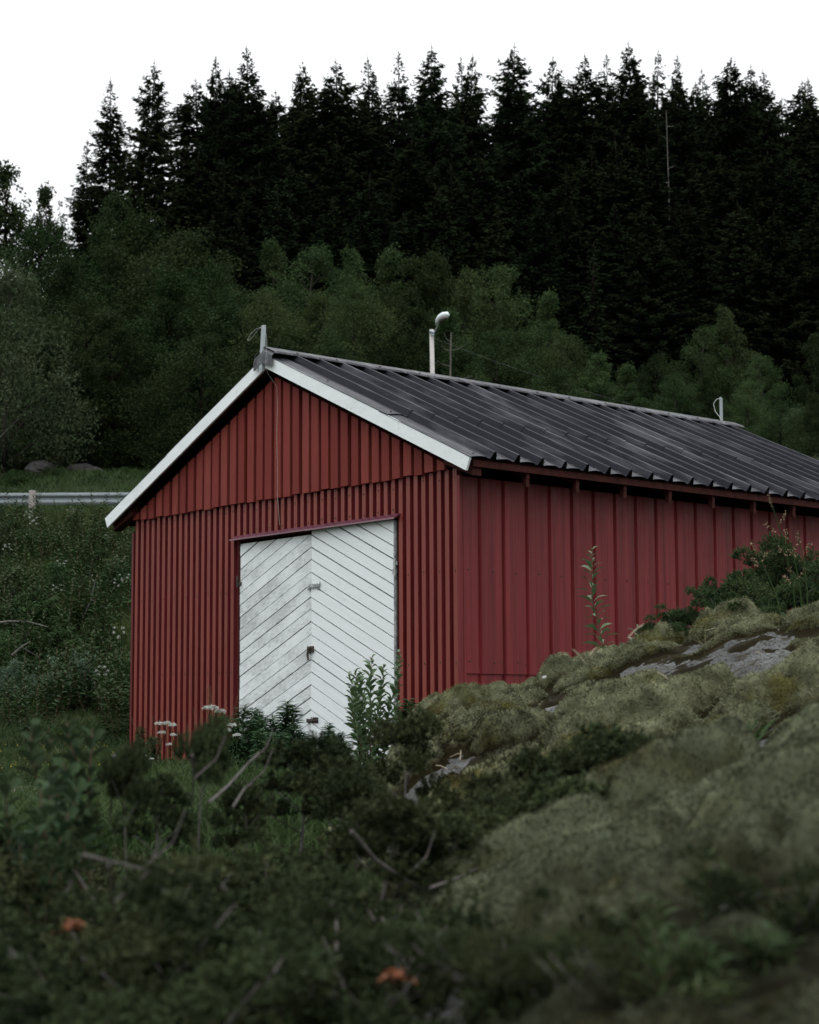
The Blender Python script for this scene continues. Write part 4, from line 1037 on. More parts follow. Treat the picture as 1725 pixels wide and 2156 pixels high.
for (X, Y, D) in [(30, 1125, 40), (70, 1095, 41), (15, 1150, 38), (130, 1185, 36), (255, 1175, 36), (262, 1215, 34), (250, 1225, 34), (120, 1240, 35), (200, 1215, 35), (230, 1130, 40), (60, 1080, 43), (150, 1078, 43), (245, 1080, 43), (250, 1330, 30), (215, 1410, 27)]:
    p = at(X, Y, D); z = float(terr(p[0], D)); s = max(.9, min(2.2, (p[2] - z) / .8))
    plant('cow_parsley', UMB[int(X) % 2], (p[0], D, z - .02), X, (.7, .7, s), ('flowers', 'stem'), 'white cow parsley dotted among the bank greenery', 'wildflower', 'cow parsley on the bank')
yv = []
for k in range(60):
    D = r.uniform(18.5, 26); x = r.uniform(-.23, -.14) * D; V, F = flower_head(5, .012, seed=k, q=.008); yv.append((V + np.array([x, D, float(terr(x, D)) + r.uniform(.1, .2)]), F))
V, F = cat(yv); tag(link('buttercup_flowers', raw_mesh('buttercup_flowers', V, F, YELLOW)), kind='stuff')
# dead branches on the bank
for (pts, D, lab) in [([(-10, 1312), (20, 1308), (60, 1309), (100, 1320)], 31, 'long bleached dead branch low on the bank at the left edge'), ([(25, 1380), (45, 1362), (65, 1350)], 28, 'short dead branch above the left silvery shrub'), ([(175, 1300), (192, 1262), (200, 1225)], 33, 'upright bare grey branch halfway up the bank'), ([(-5, 925), (20, 900), (40, 880)], 65, 'bare grey limbs under the big willow')]:
    m = MB(); q = [at(a, b, D) for a, b in pts]; m.tube(q, np.linspace(.02, .007, len(q)).tolist(), 6)
    m.tube([q[1], (q[1][0] + .25, D + .1, q[1][2] - .15)], [.012, .005], 4); o = m.build('dead_branch', OLDDEAD); tag(o, lab, 'branch')

# ------------------------------------------------------------------ mossy outcrops
MX = np.array([(X, Y) for X, Y in [(600, 1790), (720, 1735), (780, 1690), (815, 1610), (850, 1540), (880, 1500), (920, 1472), (980, 1452), (1090, 1436), (1115, 1420), (1250, 1378), (1330, 1348), (1400, 1338), (1470, 1312), (1600, 1294), (1725, 1284), (1900, 1262), (2200, 1240), (2700, 1240)]], float)
YCR = 11.0
cx = (MX[:, 0] - 862.5) / FPX * YCR; cz = CZ + (1538 - MX[:, 1]) / FPX * YCR
cz = cz - .10 - .02 * (cx > .3)
def mid_h(x, y):
    h = np.interp(x, cx, cz)
    yc = YCR + .25 * np.sin(x * 2.3) 
    front = np.clip((yc - y) / 5.0, 0, 1.4); back = np.clip((y - yc) / 2.2, 0, 1.5)
    lo = np.interp(x, [-1, -.3, 0, .4, 1.2, 2.5, 6], [-.3, -.1, .05, .22, .36, .5, .7])
    z = np.where(y < yc, h + (lo - h) * (front ** 1.35), h - (h + .4) * (back ** 1.8))
    step = (fbm(x * .9 + 3, y * 1.6, 12, 4) - .5) * .16 * sm(-.4, .3, x) + (fbm(x * 3, y * 5, 15, 3) - .5) * .05
    step = step * (.35 + .65 * sm(0, .25, front))
    z = z + step
    return np.where(x < -.45, z - (-.45 - x) * 1.2, z)
BARE = [(1530, 1400, .07, .10), (1450, 1440, .10, .09), (1145, 1437, .17, .14), (1290, 1475, .15, .2), (1480, 1640, .22, .5), (1590, 1500, .2, .2), (1400, 1620, .12, .3), (990, 1560, .1, .25), (960, 1600, .10, .3), (820, 1650, .10, .4), (870, 1540, .06, .3), (1250, 1660, .2, .5)]
def hitmid(X, Y):
    d = ray(X, Y); t = np.linspace(6.0, 13.5, 700) / d[1]; zz = CZ + d[2] * t; hh = mid_h(d[0] * t, d[1] * t); k = np.argmax(zz <= hh)
    return (d[0] * t[k], d[1] * t[k], zz[k])
BW = [(hitmid(X, Y), rx, ry) for X, Y, rx, ry in BARE]
def moss_d(x, y, base, sx, sy, amp, seed, bare, cover=.34, terr_k=.30):
    wx = x + .25 * (fbm(x * 1.3, y * 1.3, seed + 1, 3) - .5); wy = y + .35 * (fbm(x * 1.1 + 7, y * 1.1, seed + 2, 3) - .5) - .30 * x * .3
    f1, f2, c, cyc = worley(wx * sx, wy * sy, seed); g1, g2, c2, cy2 = worley(wx * sx * 2.3 + 3, wy * sy * 2.1, seed + 3)
    pil = sm(.03, .30, f2 - f1) ** .7; p2 = sm(0, .35, g2 - g1) ** .8
    h = amp * (.25 + 1.0 * c) * pil + amp * .30 * p2 + amp * .22 * (fbm(x * 9, y * 9, seed + 6, 3) - .4) + amp * .09 * (vn(x * 55, y * 55, seed + 12) - .5)
    h = h + terr_k * ((cyc / sy - wy) * pil + .35 * (cy2 / (sy * 2.1) - wy) * p2)
    cov = fbm(x * 1.2 + 11, y * 1.2, seed + 8, 4) - cover
    h = h * np.clip(.15 + cov * 4.5, 0, 1.15) - .008
    for (p, rx, ry) in bare:
        q = ((x - p[0]) / rx) ** 2 + ((y - p[1]) / ry) ** 2
        h = h - 1.35 * amp * np.exp(-q * 1.6) * (.0 + 1.9 * fbm(x * 9, y * 9, seed + 4, 4))
    return h
def moss_mid(x, y): return moss_d(x, y, None, 1.45, 2.0, .10, 50, BW) - .025 * sm(.9, .2, x) * sm(9.6, 8.2, y)
xs = np.arange(-.95, 3.5, .0135); ys = np.concatenate([np.arange(5.0, 12.2, .0155), np.arange(12.2, 14, .1)])
V, F = grid(xs, ys, lambda x, y: mid_h(x, y) + .05 * (fbm(x * 9, y * 9, 5, 5) - .5) + .018 * (vn(x * 45, y * 45, 6) - .5))
ro = empty('rock_outcrop', (1.2, 10, 0)); tag(ro, 'moss covered rock outcrop in front of the side wall of the shed', 'rock')
def rebase(V, o): return V - np.array(o.location)
link('rock', raw_mesh('rock', rebase(V, ro), F, ROCK, True), ro)
V, F = grid(xs, ys, lambda x, y: mid_h(x, y) + moss_mid(x, y))
mo = link('moss', raw_mesh('moss', rebase(V, ro), F, MOSS, True), ro); mo['kind'] = 'stuff'; set_thick(mo.data, .30 * np.clip(moss_mid(V[:, 0], V[:, 1]) / .09, 0, 1))
# near mound
NX = np.array([(700, 1960), (860, 1890), (1000, 1815), (1100, 1755), (1250, 1705), (1400, 1660), (1480, 1622), (1530, 1600), (1600, 1578), (1725, 1548), (1900, 1520), (2300, 1490)], float)
YN = 4.4
nxx = (NX[:, 0] - 862.5) / FPX * YN; nzz = CZ + (1538 - NX[:, 1]) / FPX * YN - .015
def near_h(x, y):
    h = np.interp(x, nxx, nzz); yc = YN + .15 * np.sin(x * 4)
    f = np.clip((yc - y) / 3.0, 0, 1.6); b = np.clip((y - yc) / 1.3, 0, 1.6)
    lo = np.interp(x, [-1, -.3, .1, .6, 1.5], [-.12, -.05, .06, .17, .28])
    z = np.where(y < yc, h + (lo - h) * f ** 1.25, h - (h + .25) * b ** 1.7)
    return z + (fbm(x * 2.2, y * 2.6, 61, 4) - .5) * .07 * (.3 + .7 * sm(0, .3, f))
NB = [((.55, 3.1, 0), .06, .08), ((.33, 2.9, 0), .06, .08), ((.28, 2.45, 0), .06, .05), ((.15, 2.3, 0), .08, .08), ((.77, 4.35, 0), .09, .12), ((.05, 3.0, 0), .12, .4), ((-.1, 3.6, 0), .15, .5)]
def moss_near(x, y): return moss_d(x, y, None, 2.6, 2.8, .045, 80, NB, .28, .22) + .02
xs = np.arange(-.55, 2.0, .011); ys = np.concatenate([np.arange(1.3, 4.9, .013), np.arange(4.9, 6.2, .05)])
near_thick = lambda x, y, m_: np.clip(m_ / .035, 0, 1) * (.45 + .55 * sm(2.6, 3.8, y + .5 * (fbm(x * 3, y * 3, 91) - .5)))
nr_ = empty('rock_mound', (.6, 3.5, 0)); tag(nr_, 'blurred mossy rock mound nearest the camera at the lower right', 'rock')
V, F = grid(xs, ys, lambda x, y: near_h(x, y) + .012 * (fbm(x * 22, y * 22, 5, 4) - .5)); link('rock', raw_mesh('rock', rebase(V, nr_), F, ROCK, True), nr_)
V, F = grid(xs, ys, lambda x, y: near_h(x, y) + moss_near(x, y)); mo = link('moss', raw_mesh('moss', rebase(V, nr_), F, MOSS2, True), nr_); mo['kind'] = 'stuff'; set_thick(mo.data, .5 * near_thick(V[:, 0], V[:, 1], moss_near(V[:, 0], V[:, 1])))
def fuzz(n, xr, yr, hf, mf, h, wd, mat, parent, seed, thr=.03, tf=None):
    r = np.random.default_rng(seed); x = r.uniform(*xr, n); y = r.uniform(*yr, n); q_ = np.abs(x) < .225 * y + .12; x, y = x[q_], y[q_]; mm = mf(x, y); k = mm > thr; x, y, mm = x[k], y[k], mm[k]
    e = .03; hx = (hf(x + e, y) + mf(x + e, y) - hf(x - e, y) - mf(x - e, y)) / (2 * e); hy = (hf(x, y + e) + mf(x, y + e) - hf(x, y - e) - mf(x, y - e)) / (2 * e)
    Nn = np.stack([-hx, -hy, np.ones_like(hx)], 1); Nn /= np.linalg.norm(Nn, axis=1, keepdims=True)
    C = np.stack([x, y, hf(x, y) + mm - .004], 1); A = Nn * .75 + r.normal(size=C.shape) * .6
    V, F = rhombs(C, A, Nn + r.normal(size=C.shape) * .5, h * r.uniform(.5, 1.5, len(C)), wd, .4)
    o = link('moss_tufts', raw_mesh('moss_tufts', rebase(V, parent), F, mat), parent); o['kind'] = 'stuff'; set_thick(o.data, tf(x, y, mm), 4)
fuzz(950000, (-.3, 2.8), (6.0, 11.8), mid_h, moss_mid, .014, .0038, MOSS, ro, 1, tf=lambda x, y, m_: (1 - .75 * sm(.75, .35, x + .5 * (fbm(x * 2.5, y * 2.5, 14) - .5)) * sm(10.0, 9.2, y)) * np.clip(m_ / .085, 0, 1) * rng.uniform(.55, 1.1, len(x)))
fuzz(260000, (-.2, 1.15), (1.9, 4.75), near_h, moss_near, .011, .0030, MOSS2, nr_, 2, tf=lambda x, y, m_: near_thick(x, y, m_) * rng.uniform(.55, 1.1, len(x)))
# straw, stones on the outcrop
sv = MB()
for (X, Y, ang) in [(905, 1530, 1.2), (930, 1520, .5), (890, 1585, .6), (905, 1590, .55), (920, 1580, .6), (940, 1560, 1.1), (985, 1570, 1.3), (1010, 1510, 1.6), (1060, 1535, 2.9), (1025, 1515, 0), (960, 1600, .4), (880, 1595, .5), (1205, 1440, 2.6), (1250, 1400, .9), (1220, 1395, 2.2), (1340, 1360, .8), (1500, 1350, .2), (1560, 1480, 2), (1640, 1420, .5), (1690, 1455, 1), (870, 1620, .9), (930, 1625, 2.8), (970, 1600, 1.5), (1600, 1385, 2.6), (1330, 1440, .3), (1260, 1550, .7), (1400, 1520, 2.4)]:
    p = np.array(hitmid(X, Y)); l = random.uniform(.04, .09); d = np.array([math.cos(ang) * l, random.uniform(-.03, .03), abs(math.sin(ang)) * l * .8]); sg = 1 if math.cos(ang) > 0 else 1
    p[2] += .02 + max(0, float(moss_mid(p[0:1], p[1:2])[0]))
    sv.tube([p - d * .5, p + d * .1 + np.array([0, 0, .004]), p + d * .5], .0022, 4)
o = sv.build('dry_straws', STRAW); tag(o, kind='stuff')
for (X, Y, s, lab) in [(1424, 1487, .022, 'small white stone in the moss in the middle of the outcrop'), (1383, 1466, .014, 'tiny white stone left of the bigger one on the outcrop'), (1147, 1434, .007, 'bright white chip on the bare rock strip below the wall'), (1562, 1889, .008, 'pale chip on the near mound at the lower right')]:
    p = hitmid(X, Y) if Y < 1700 else None
    if p is None:
        q = at(X, Y, 3.0); p = (q[0], 3.0, float(near_h(np.array([q[0]]), np.array([3.0]))[0]) + .02)
    o = link('white_stone', ST[0].copy()); o.data.materials.clear(); o.data.materials.append(QUARTZ); o.location = (p[0], p[1], p[2] + .012); o.scale = (s, s, s * .8); o.rotation_euler = (.3, .4, X); tag(o, lab, 'stone')

# ------------------------------------------------------------------ junipers
def needles(r, pads, shoots, nn, mb):
    C = []; A = []
    wts = np.array([p[1] ** 2 for p in pads]); wts /= wts.sum()
    for k in r.choice(len(pads), shoots, p=wts):
        c, s_ = pads[k]; d = rdir(1, r)[0]; d[2] = abs(d[2]) * 1.1 - .3; d /= np.linalg.norm(d); b = c + d * s_ * (.55 + .45 * r.random()) * np.array([1.15, 1.15, .75])
        a = d * np.array([1, 1, .7]) + np.array([0, 0, .4]) + r.normal(size=3) * .25; a /= np.linalg.norm(a); l = r.uniform(.022, .05)
        t = r.random(nn)[:, None]; C.append(b + a * l * t); q = rdir(nn, r); q = q - (q @ a)[:, None] * a * .6 + a * .6; A.append(q)
    C = np.concatenate(C); A = np.concatenate(A); C[:, 2] = np.maximum(C[:, 2], -.02)
    return rhombs(C, A, rdir(len(C), r), .013 * r.uniform(.7, 1.2, len(C)), .0055, .4)
def juniper_mesh(seed, R=.40, H=.33, shoots=1050, nn=30, mat=None, flat=False):
    r = np.random.default_rng(seed); mb = MB(); nst = 13; pads = []
    for i in range(nst):
        a = i * 6.28 / nst + r.uniform(-.3, .3); L = R * r.uniform(.5, 1.1); el = r.uniform(.35, 1.15)
        p = [np.array([0, 0, 0.]), np.array([math.cos(a) * L * .4, math.sin(a) * L * .4, H * .25 * el]), np.array([math.cos(a + .2) * L * .8, math.sin(a + .2) * L * .8, H * .55 * el]), np.array([math.cos(a + .25) * L, math.sin(a + .25) * L, H * .82 * el])]
        mb.tube([tuple(x) for x in p], [.006, .005, .0035, .0015], 5)
        for t in (.35, .65, 1.0): pads.append((p[1] * (1 - t) + p[3] * t + r.normal(size=3) * np.array([.035, .035, .015]), r.uniform(.032, .066)))
    for k in range(16):      # dead twigs poking through
        a = r.uniform(0, 6.28); d0 = R * r.uniform(.2, .8); p0 = np.array([math.cos(a) * d0, math.sin(a) * d0, H * .3]); l = r.uniform(.08, .2)
        d = np.array([math.cos(a + r.normal() * .8), math.sin(a + r.normal() * .8), r.uniform(.1, 1.2)]); d /= np.linalg.norm(d); md = p0 + d * l * .5 + r.normal(size=3) * .012
        mb.tube([tuple(p0), tuple(md), tuple(p0 + d * l)], [.0024, .0018, .0008], 4); mb.tube([tuple(md), tuple(md + (d + r.normal(size=3) * .5) * l * .4)], [.0018, .0008], 4)
    V, F = needles(r, pads, shoots, nn, mb)
    return raw_mesh('foliage', V, F, mat or JUNI), mb.mesh('stems', TWIG, True)
def sprig_mesh(seed, H=.5, mat=None, n=7, t0=.52, w0=.085):
    r = np.random.default_rng(seed); mb = MB(); pads = []; b = np.zeros(3); tp = np.array([r.uniform(-.04, .04), r.uniform(-.04, .04), H * .9])
    md = (b + tp) / 2 + r.normal(size=3) * .02; mb.tube([tuple(b), tuple(md), tuple(tp)], [.007, .005, .002], 5)
    for k in range(n):
        t = t0 + (.98 - t0) * (k + 1) / n; q = b * (1 - t) + tp * t; a = k * 2.4 + r.uniform(-.4, .4); w_ = w0 * (1.25 - t) / .5
        e = q + np.array([math.cos(a) * w_, math.sin(a) * w_, .03]); mb.tube([tuple(q - np.array([0, 0, .03])), tuple(e)], [.003, .0015], 4); pads.append((e, r.uniform(.035, .055)))
    pads.append((tp, .04)); V, F = needles(r, pads, 420, 30, mb)
    return raw_mesh('foliage', V, F, mat or JUNI), mb.mesh('stems', TWIG, True)
JB = [juniper_mesh(700 + i) for i in range(4)]
JG = [juniper_mesh(720 + i, .36, .30, 2100, 30, JUNG) for i in range(3)]
JS = [sprig_mesh(740 + i, .5, None, 6 + i) for i in range(3)]
JN = [sprig_mesh(760 + i, .5, None, 4, .78, .11) for i in range(2)]
def jun(X, D, me, s, lab, Y=None, g='junipers in the foreground', zf=None, tilt=(0, 0)):
    x = (X - 862.5) / FPX * D
    z = float(terr(x, D)) if zf is None else float(zf(np.array([x]), np.array([D]))[0])
    if Y is not None: z = at(X, Y, D)[2]
    if not hasattr(s, '__len__'): s = (s, s, s * random.uniform(.75, 1.05) if g == 'junipers in the foreground' else s)
    return plant('juniper_bush', me, (x, D, z - .01), random.uniform(0, 6.28), s, ('foliage', 'stems'), lab, 'juniper', g, tilt)
gz = lambda x, y: np.maximum(terr(x, y), near_h(x, y)) if True else 0
FG = [(60, 3.1, 1.1, 'juniper low in the bottom left corner'), (330, 3.0, 1.0, 'dark juniper at the bottom edge, left of the orange leaf'), (620, 3.1, 1.0, 'juniper at the bottom beside the orange leaf'), (880, 3.0, .85, 'juniper right of the bottom orange leaf'),
      (-60, 4.0, 1.1, 'juniper at the left edge under the leafy willow shoots'), (190, 3.9, 1.05, 'juniper under the leafy willow shoots'), (470, 3.8, .9, 'juniper in front of the grass patch'), (570, 4.7, .72, 'low juniper overlapping the near edge of the grass patch'), (730, 3.9, 1.0, 'juniper in the middle of the foreground'), (990, 3.7, .9, 'juniper with bare grey limbs at its right side'),
      (40, 5.0, 1.0, 'juniper behind the willow shoots at left'), (640, 5.0, .8, 'low juniper in front of the white doors'), (840, 5.3, .85, 'juniper at the left foot of the outcrop'), (1030, 5.1, .95, 'juniper at the foot of the outcrop'), (1180, 4.9, .95, 'juniper between the outcrop and the near mound')]
for i, (X, D, s, lab) in enumerate(FG): jun(X, D, JB[i % 4], s, lab)
for i, (X, Y, D, wd, lab) in enumerate([(402, 1540, 4.6, .69, 'upright blurred juniper sprig left of the white flowers'), (620, 1568, 5.8, 1.7, 'dense juniper sprig under the meeting line of the doors'), (690, 1600, 5.6, 1.8, 'wide juniper sprig right of the one under the doors'), (850, 1515, 6.0, 1.2, 'small juniper sprig just left of the outcrop top'),
        (745, 1640, 5.2, 1.6, 'low broad juniper sprig left of the outcrop foot'), (1290, 1538, 4.9, 1.6, 'tallest juniper spray leaning over the outcrop'), (1225, 1590, 4.8, 1.5, 'juniper spray left of the tallest one on the outcrop'), (1345, 1580, 5.0, 1.4, 'juniper spray right of the tallest one'), (1160, 1640, 4.6, 1.6, 'low wide juniper spray before the dark moss'), (1060, 1690, 4.5, 1.6, 'low juniper spray at the foot of the dark moss'),
        (255, 1595, 4.3, .69, 'olive juniper sprig beside the willow shoots'), (900, 1690, 4.6, 1.6, 'juniper sprig at the left foot of the outcrop'), (1100, 1660, 4.7, 2.0, 'broad juniper spray between the outcrop foot and the tall sprays'), (1215, 1650, 4.4, 2.2, 'broad low juniper spray under the tallest one'), (1000, 1715, 4.3, 2.2, 'broad juniper spray at the left end of the near mound'), (1330, 1640, 4.7, 1.8, 'juniper spray at the right end above the near mound crest'), (1120, 1600, 5.2, 1.7, 'juniper spray before the dark lower face of the outcrop'), (1020, 1640, 5.0, 1.8, 'juniper spray low before the left face of the outcrop'), (1385, 1600, 4.9, 1.5, 'rightmost juniper spray between outcrop and near mound'), (520, 1660, 5.4, 1.4, 'juniper spray in the grass left of the doors\' meeting line'), (330, 1640, 5.2, 1.3, 'juniper spray below the row of white yarrows'), (820, 1700, 4.2, 2.2, 'broad juniper spray above the forked bare limb')]):
    p = at(X, Y, D); x, z0_ = p[0], float(terr(p[0], D)) - .02; s_ = (p[2] - z0_) / .5
    plant('juniper_sprig', JN[i % 2] if wd < .7 else JS[i % 3], (x, D, z0_), random.uniform(0, 6.28), (max(s_, .7) * wd * .62, max(s_, .7) * wd * .62, s_), ('foliage', 'stems'), lab, 'juniper', 'upright juniper sprigs', (random.uniform(-.08, .08), random.uniform(-.08, .08)))
for i, (X, Y, D, s, lab) in enumerate([(1400, 1352, 11.3, .5, 'lowest juniper clump at the left end on top of the outcrop'), (1462, 1328, 11.5, .62, 'juniper clump second from the left on the outcrop'), (1535, 1292, 11.8, (.62, .62, .9), 'rounded juniper clump with a domed top on the outcrop'), (1570, 1318, 11.2, .7, 'low juniper in front of the domed clump'),
        (1645, 1292, 11.4, (.95, .95, .9), 'wide juniper behind the sorrel stalks'), (1712, 1250, 11.8, (1, 1, 1.1), 'tallest juniper at the right edge of the outcrop'), (1765, 1300, 11.2, .95, 'juniper cut by the right edge'), (1610, 1262, 12.0, (.8, .8, .6), 'juniper behind, between the domed and the tallest clump')]):
    jun(X, D, JG[i % 3], s, lab, Y, 'junipers on the outcrop')
# bare juniper limbs in the foreground
for (pts, D, r0, lab) in [([(440, 1690), (480, 1655), (520, 1610), (545, 1585)], 4.9, .010, 'bare grey limb slanting up in front of the doors'), ([(490, 1700), (515, 1660), (530, 1650)], 4.7, .007, 'short pale broken limb below the slanting one'),
        ([(740, 1750), (790, 1810), (850, 1850), (900, 1880)], 3.9, .010, 'bare forked limb in the middle foreground'), ([(905, 1870), (960, 1850), (1020, 1822), (1055, 1785)], 4.0, .006, 'thick bare limb curving up right'), ([(228, 1820), (240, 1900), (245, 1960)], 2.9, .006, 'pale upright stalk low in the left foreground'),
        ([(240, 1590), (235, 1680), (230, 1740)], 4.3, .008, 'dark upright stem through the willow shoots'), ([(405, 1590), (408, 1640), (404, 1700)], 4.25, .008, 'dark stem carrying the upright juniper sprig'), ([(175, 1800), (300, 1830), (360, 1890)], 3.2, .006, 'faint thin branch across the left foreground')]:
    m = MB(); q = [np.array(at(a, b, D + .1 * i)) for i, (a, b) in enumerate(pts)]
    m.tube([tuple(v) for v in q], np.linspace(r0 * .45, r0 * .2, len(q)).tolist(), 6)
    mid = q[len(q) // 2]; m.tube([tuple(mid), tuple(mid + np.array([.05, .02, .045])), tuple(mid + np.array([.07, .03, .10]))], [r0 * .3, r0 * .2, .001], 5)
    o = m.build('bare_branch', TWIG); tag(o, lab, 'branch', 'bare limbs in the foreground')
# low ground litter and heath under the junipers
blades(2500, (-1.3, .5), (2.4, 8.4), terr, .07, .003, DRYG, 'heath_grass', .9, seed=31)
blades(2600, (.2, 1.3), (1.9, 3.3), lambda x, y: near_h(x, y) + .01, .045, .0016, DRYG, 'mound_grass', .7, mask=lambda x, y, r: fbm(x * 4, y * 4, 9, 2) > .5, seed=32)
blades(700, (1.6, 3.0), (9.9, 11.6), lambda x, y: mid_h(x, y) + .02, .12, .0035, DRYG, 'outcrop_grass', .6, seed=33)
for i, (X, D, s_, lab) in enumerate([(1180, 2.7, .42, 'small juniper low on the near mound, left of the grass tufts'), (1340, 2.5, .38, 'tiny juniper at the bottom edge left of the grass tuft'), (1650, 2.6, .38, 'tiny juniper in the bottom right corner'), (1060, 2.9, .5, 'small juniper where the near mound meets the foreground brush')]):
    jun(X, D, JB[i % 4], s_, lab, None, 'small junipers on the near mound', near_h)
r = np.random.default_rng(77)
MH = leafy(940, .07, 22, .05, .005, GRASSM, 5, .06, .5, .8, .0015, .1, STEMM, .12, .01)
for k in range(14):
    D = r.uniform(2.3, 2.9); x = r.uniform(.11, .215) * D; z = float(near_h(np.array([x]), np.array([D]))[0]) + .01
    plant('mound_herb', MH, (x, D, z), r.uniform(0, 6), (1, 1, r.uniform(.6, 1.2)), ('leaves', 'stem'), 'blurred low herb growing in the moss of the near mound at the lower right', 'herb', 'low herbs on the near mound')
# orange leaves
def orange(X, Y, D, lab, s=1):
    m_ = leafy(int(X), .05, 9, .05, .028, ORANGE, 2, .04, .5, .2, .002)
    p = at(X, Y, D); plant('withered_sprig', m_, p, 1, (s,) * 3, ('leaves', 'stem'), lab, 'withered leaf')
orange(838, 2075, 2.75, 'bright orange withered leaves at the bottom of the picture', .6); orange(160, 1965, 3.0, 'dull orange withered leaves in the left foreground', .5)
# broadleaf grass tufts on the near mound
for (X, Y, D, s, lab) in [(1410, 2140, 2.35, 1.0, 'green grass tuft at the bottom, left of the two'), (1500, 2090, 2.45, 1.2, 'broad-bladed green tuft at the bottom right'), (1585, 1600, 5.2, 1.3, 'green tuft behind the crest of the near mound')]:
    m_ = leafy(900 + X, .03, 14, .09, .009, GRASSM, 1, .02, .4, 1.8, .002, 0); p = at(X, Y, D)
    plant('grass_tuft', m_, p, 0, (s,) * 3, ('leaves', 'stem'), lab, 'grass tuft')

# ------------------------------------------------------------------ plants in front of the shed
FW = [leafy(800 + i, .85, 260, .18, .032, FIREW, 3, .16, .5, .45, .006, .1, HERB, .12, .015) for i in range(4)]
WS = leafy(820, 1.25, 56, .125, .055, SAPL, 10, .36, .3, .9, .007, .2, STEMM, .15, .03, 1.0, .62)
WT = leafy(830, 1.9, 100, .17, .036, SAPL, 1, .1, .5, .7, .008, .12, STEMM, .12, .05)
WT2 = leafy(831, .9, 40, .13, .032, SAPL, 3, .35, .5, .6, .005, .3, STEMM, .12, .03)
def pl(nm, me, X, Y, D, Hm, lab, catn, g=None, wd=1.0, z=None, tilt=(0, 0), names=('leaves', 'stem')):
    """plant whose top shows at photo pixel (X, Y)"""
    p = at(X, Y, D); zz = float(terr(p[0], D)) - .02 if z is None else z; s = (p[2] - zz) / Hm
    return plant(nm, me, (p[0], D, zz), random.uniform(0, 6.28), (s * wd, s * wd, s), names, lab, catn, g, tilt)
FL = [(518, 1478, 19.2, 'tall fireweed overlapping the left edge of the doors'), (545, 1490, 18.9, 'fireweed left of the tallest pair'), (590, 1474, 18.9, 'tallest leafy fireweed before the left door leaf'), (612, 1482, 19.0, 'fireweed at the right end of the clump before the left leaf'), (567, 1500, 18.6, 'lower fireweed in the middle of the clump'),
      (632, 1520, 18.5, 'short fireweed right of the clump'), (500, 1510, 18.7, 'fireweed in front of the corrugated wall by the door'), (478, 1500, 19.3, 'fireweed against the red wall left of the door'), (555, 1530, 18.2, 'short fireweed in front of the clump'), (600, 1540, 18.1, 'short fireweed in front at the right'),
      (676, 1520, 18.6, 'fireweed under the lower bolt of the doors'), (690, 1545, 18.3, 'leafy stem right of the meeting line of the doors'), (712, 1535, 18.4, 'leafy stem left of the broad-leaved sapling'), (730, 1540, 18.3, 'leafy stem at the foot of the sapling'), (850, 1470, 18.2, 'leafy stem against the wall right of the sapling'),
      (295, 1525, 21.5, 'tall leafy stem at the left corner of the shed'), (318, 1545, 21, 'leafy stem beside the left corner'), (290, 1570, 20.5, 'low leafy stem before the left corner'), (440, 1540, 19.5, 'leafy stem behind the white flowers')]
for i, (X, Y, D, lab) in enumerate(FL): pl('fireweed', FW[i % 4], X, Y, D, .88, lab, 'fireweed', 'fireweed stems along the shed front', 1.0 if D > 18.55 else 1.1, tilt=(random.uniform(-.08, .08), random.uniform(-.1, .1)))
random.seed(21)
FH = [HB[0], HB[1], HB[2]]
for k in range(26):
    X = random.uniform(290, 830); D = random.uniform(16.8, 18.4)
    if abs(X - 560) < 60 and D < 17: D += 1
    pl('undergrowth_herb', HB[k % 3], X, random.uniform(1570, 1615), D, .8, 'low green herb in the strip of undergrowth along the shed front', 'herb', 'undergrowth before the shed')
pl('willow_sapling', WS, 778, 1362, 18.0, 1.27, 'broad-leaved willow sapling standing before the right door leaf', 'sapling', wd=1.0)
pl('willow_sapling', WT, 1268, 1130, 14.6, 1.93, 'tall thin willow sapling in front of the red side wall', 'sapling', tilt=(0, .06))
pl('willow_sapling', WT2, 1290, 1320, 14.0, .9, 'low bushy willow shoot at the foot of the tall thin sapling', 'sapling')
pl('willow_sapling', WT2, 1165, 1380, 13.8, .9, 'small leafy tip peeping over the outcrop left of the tall sapling', 'sapling')
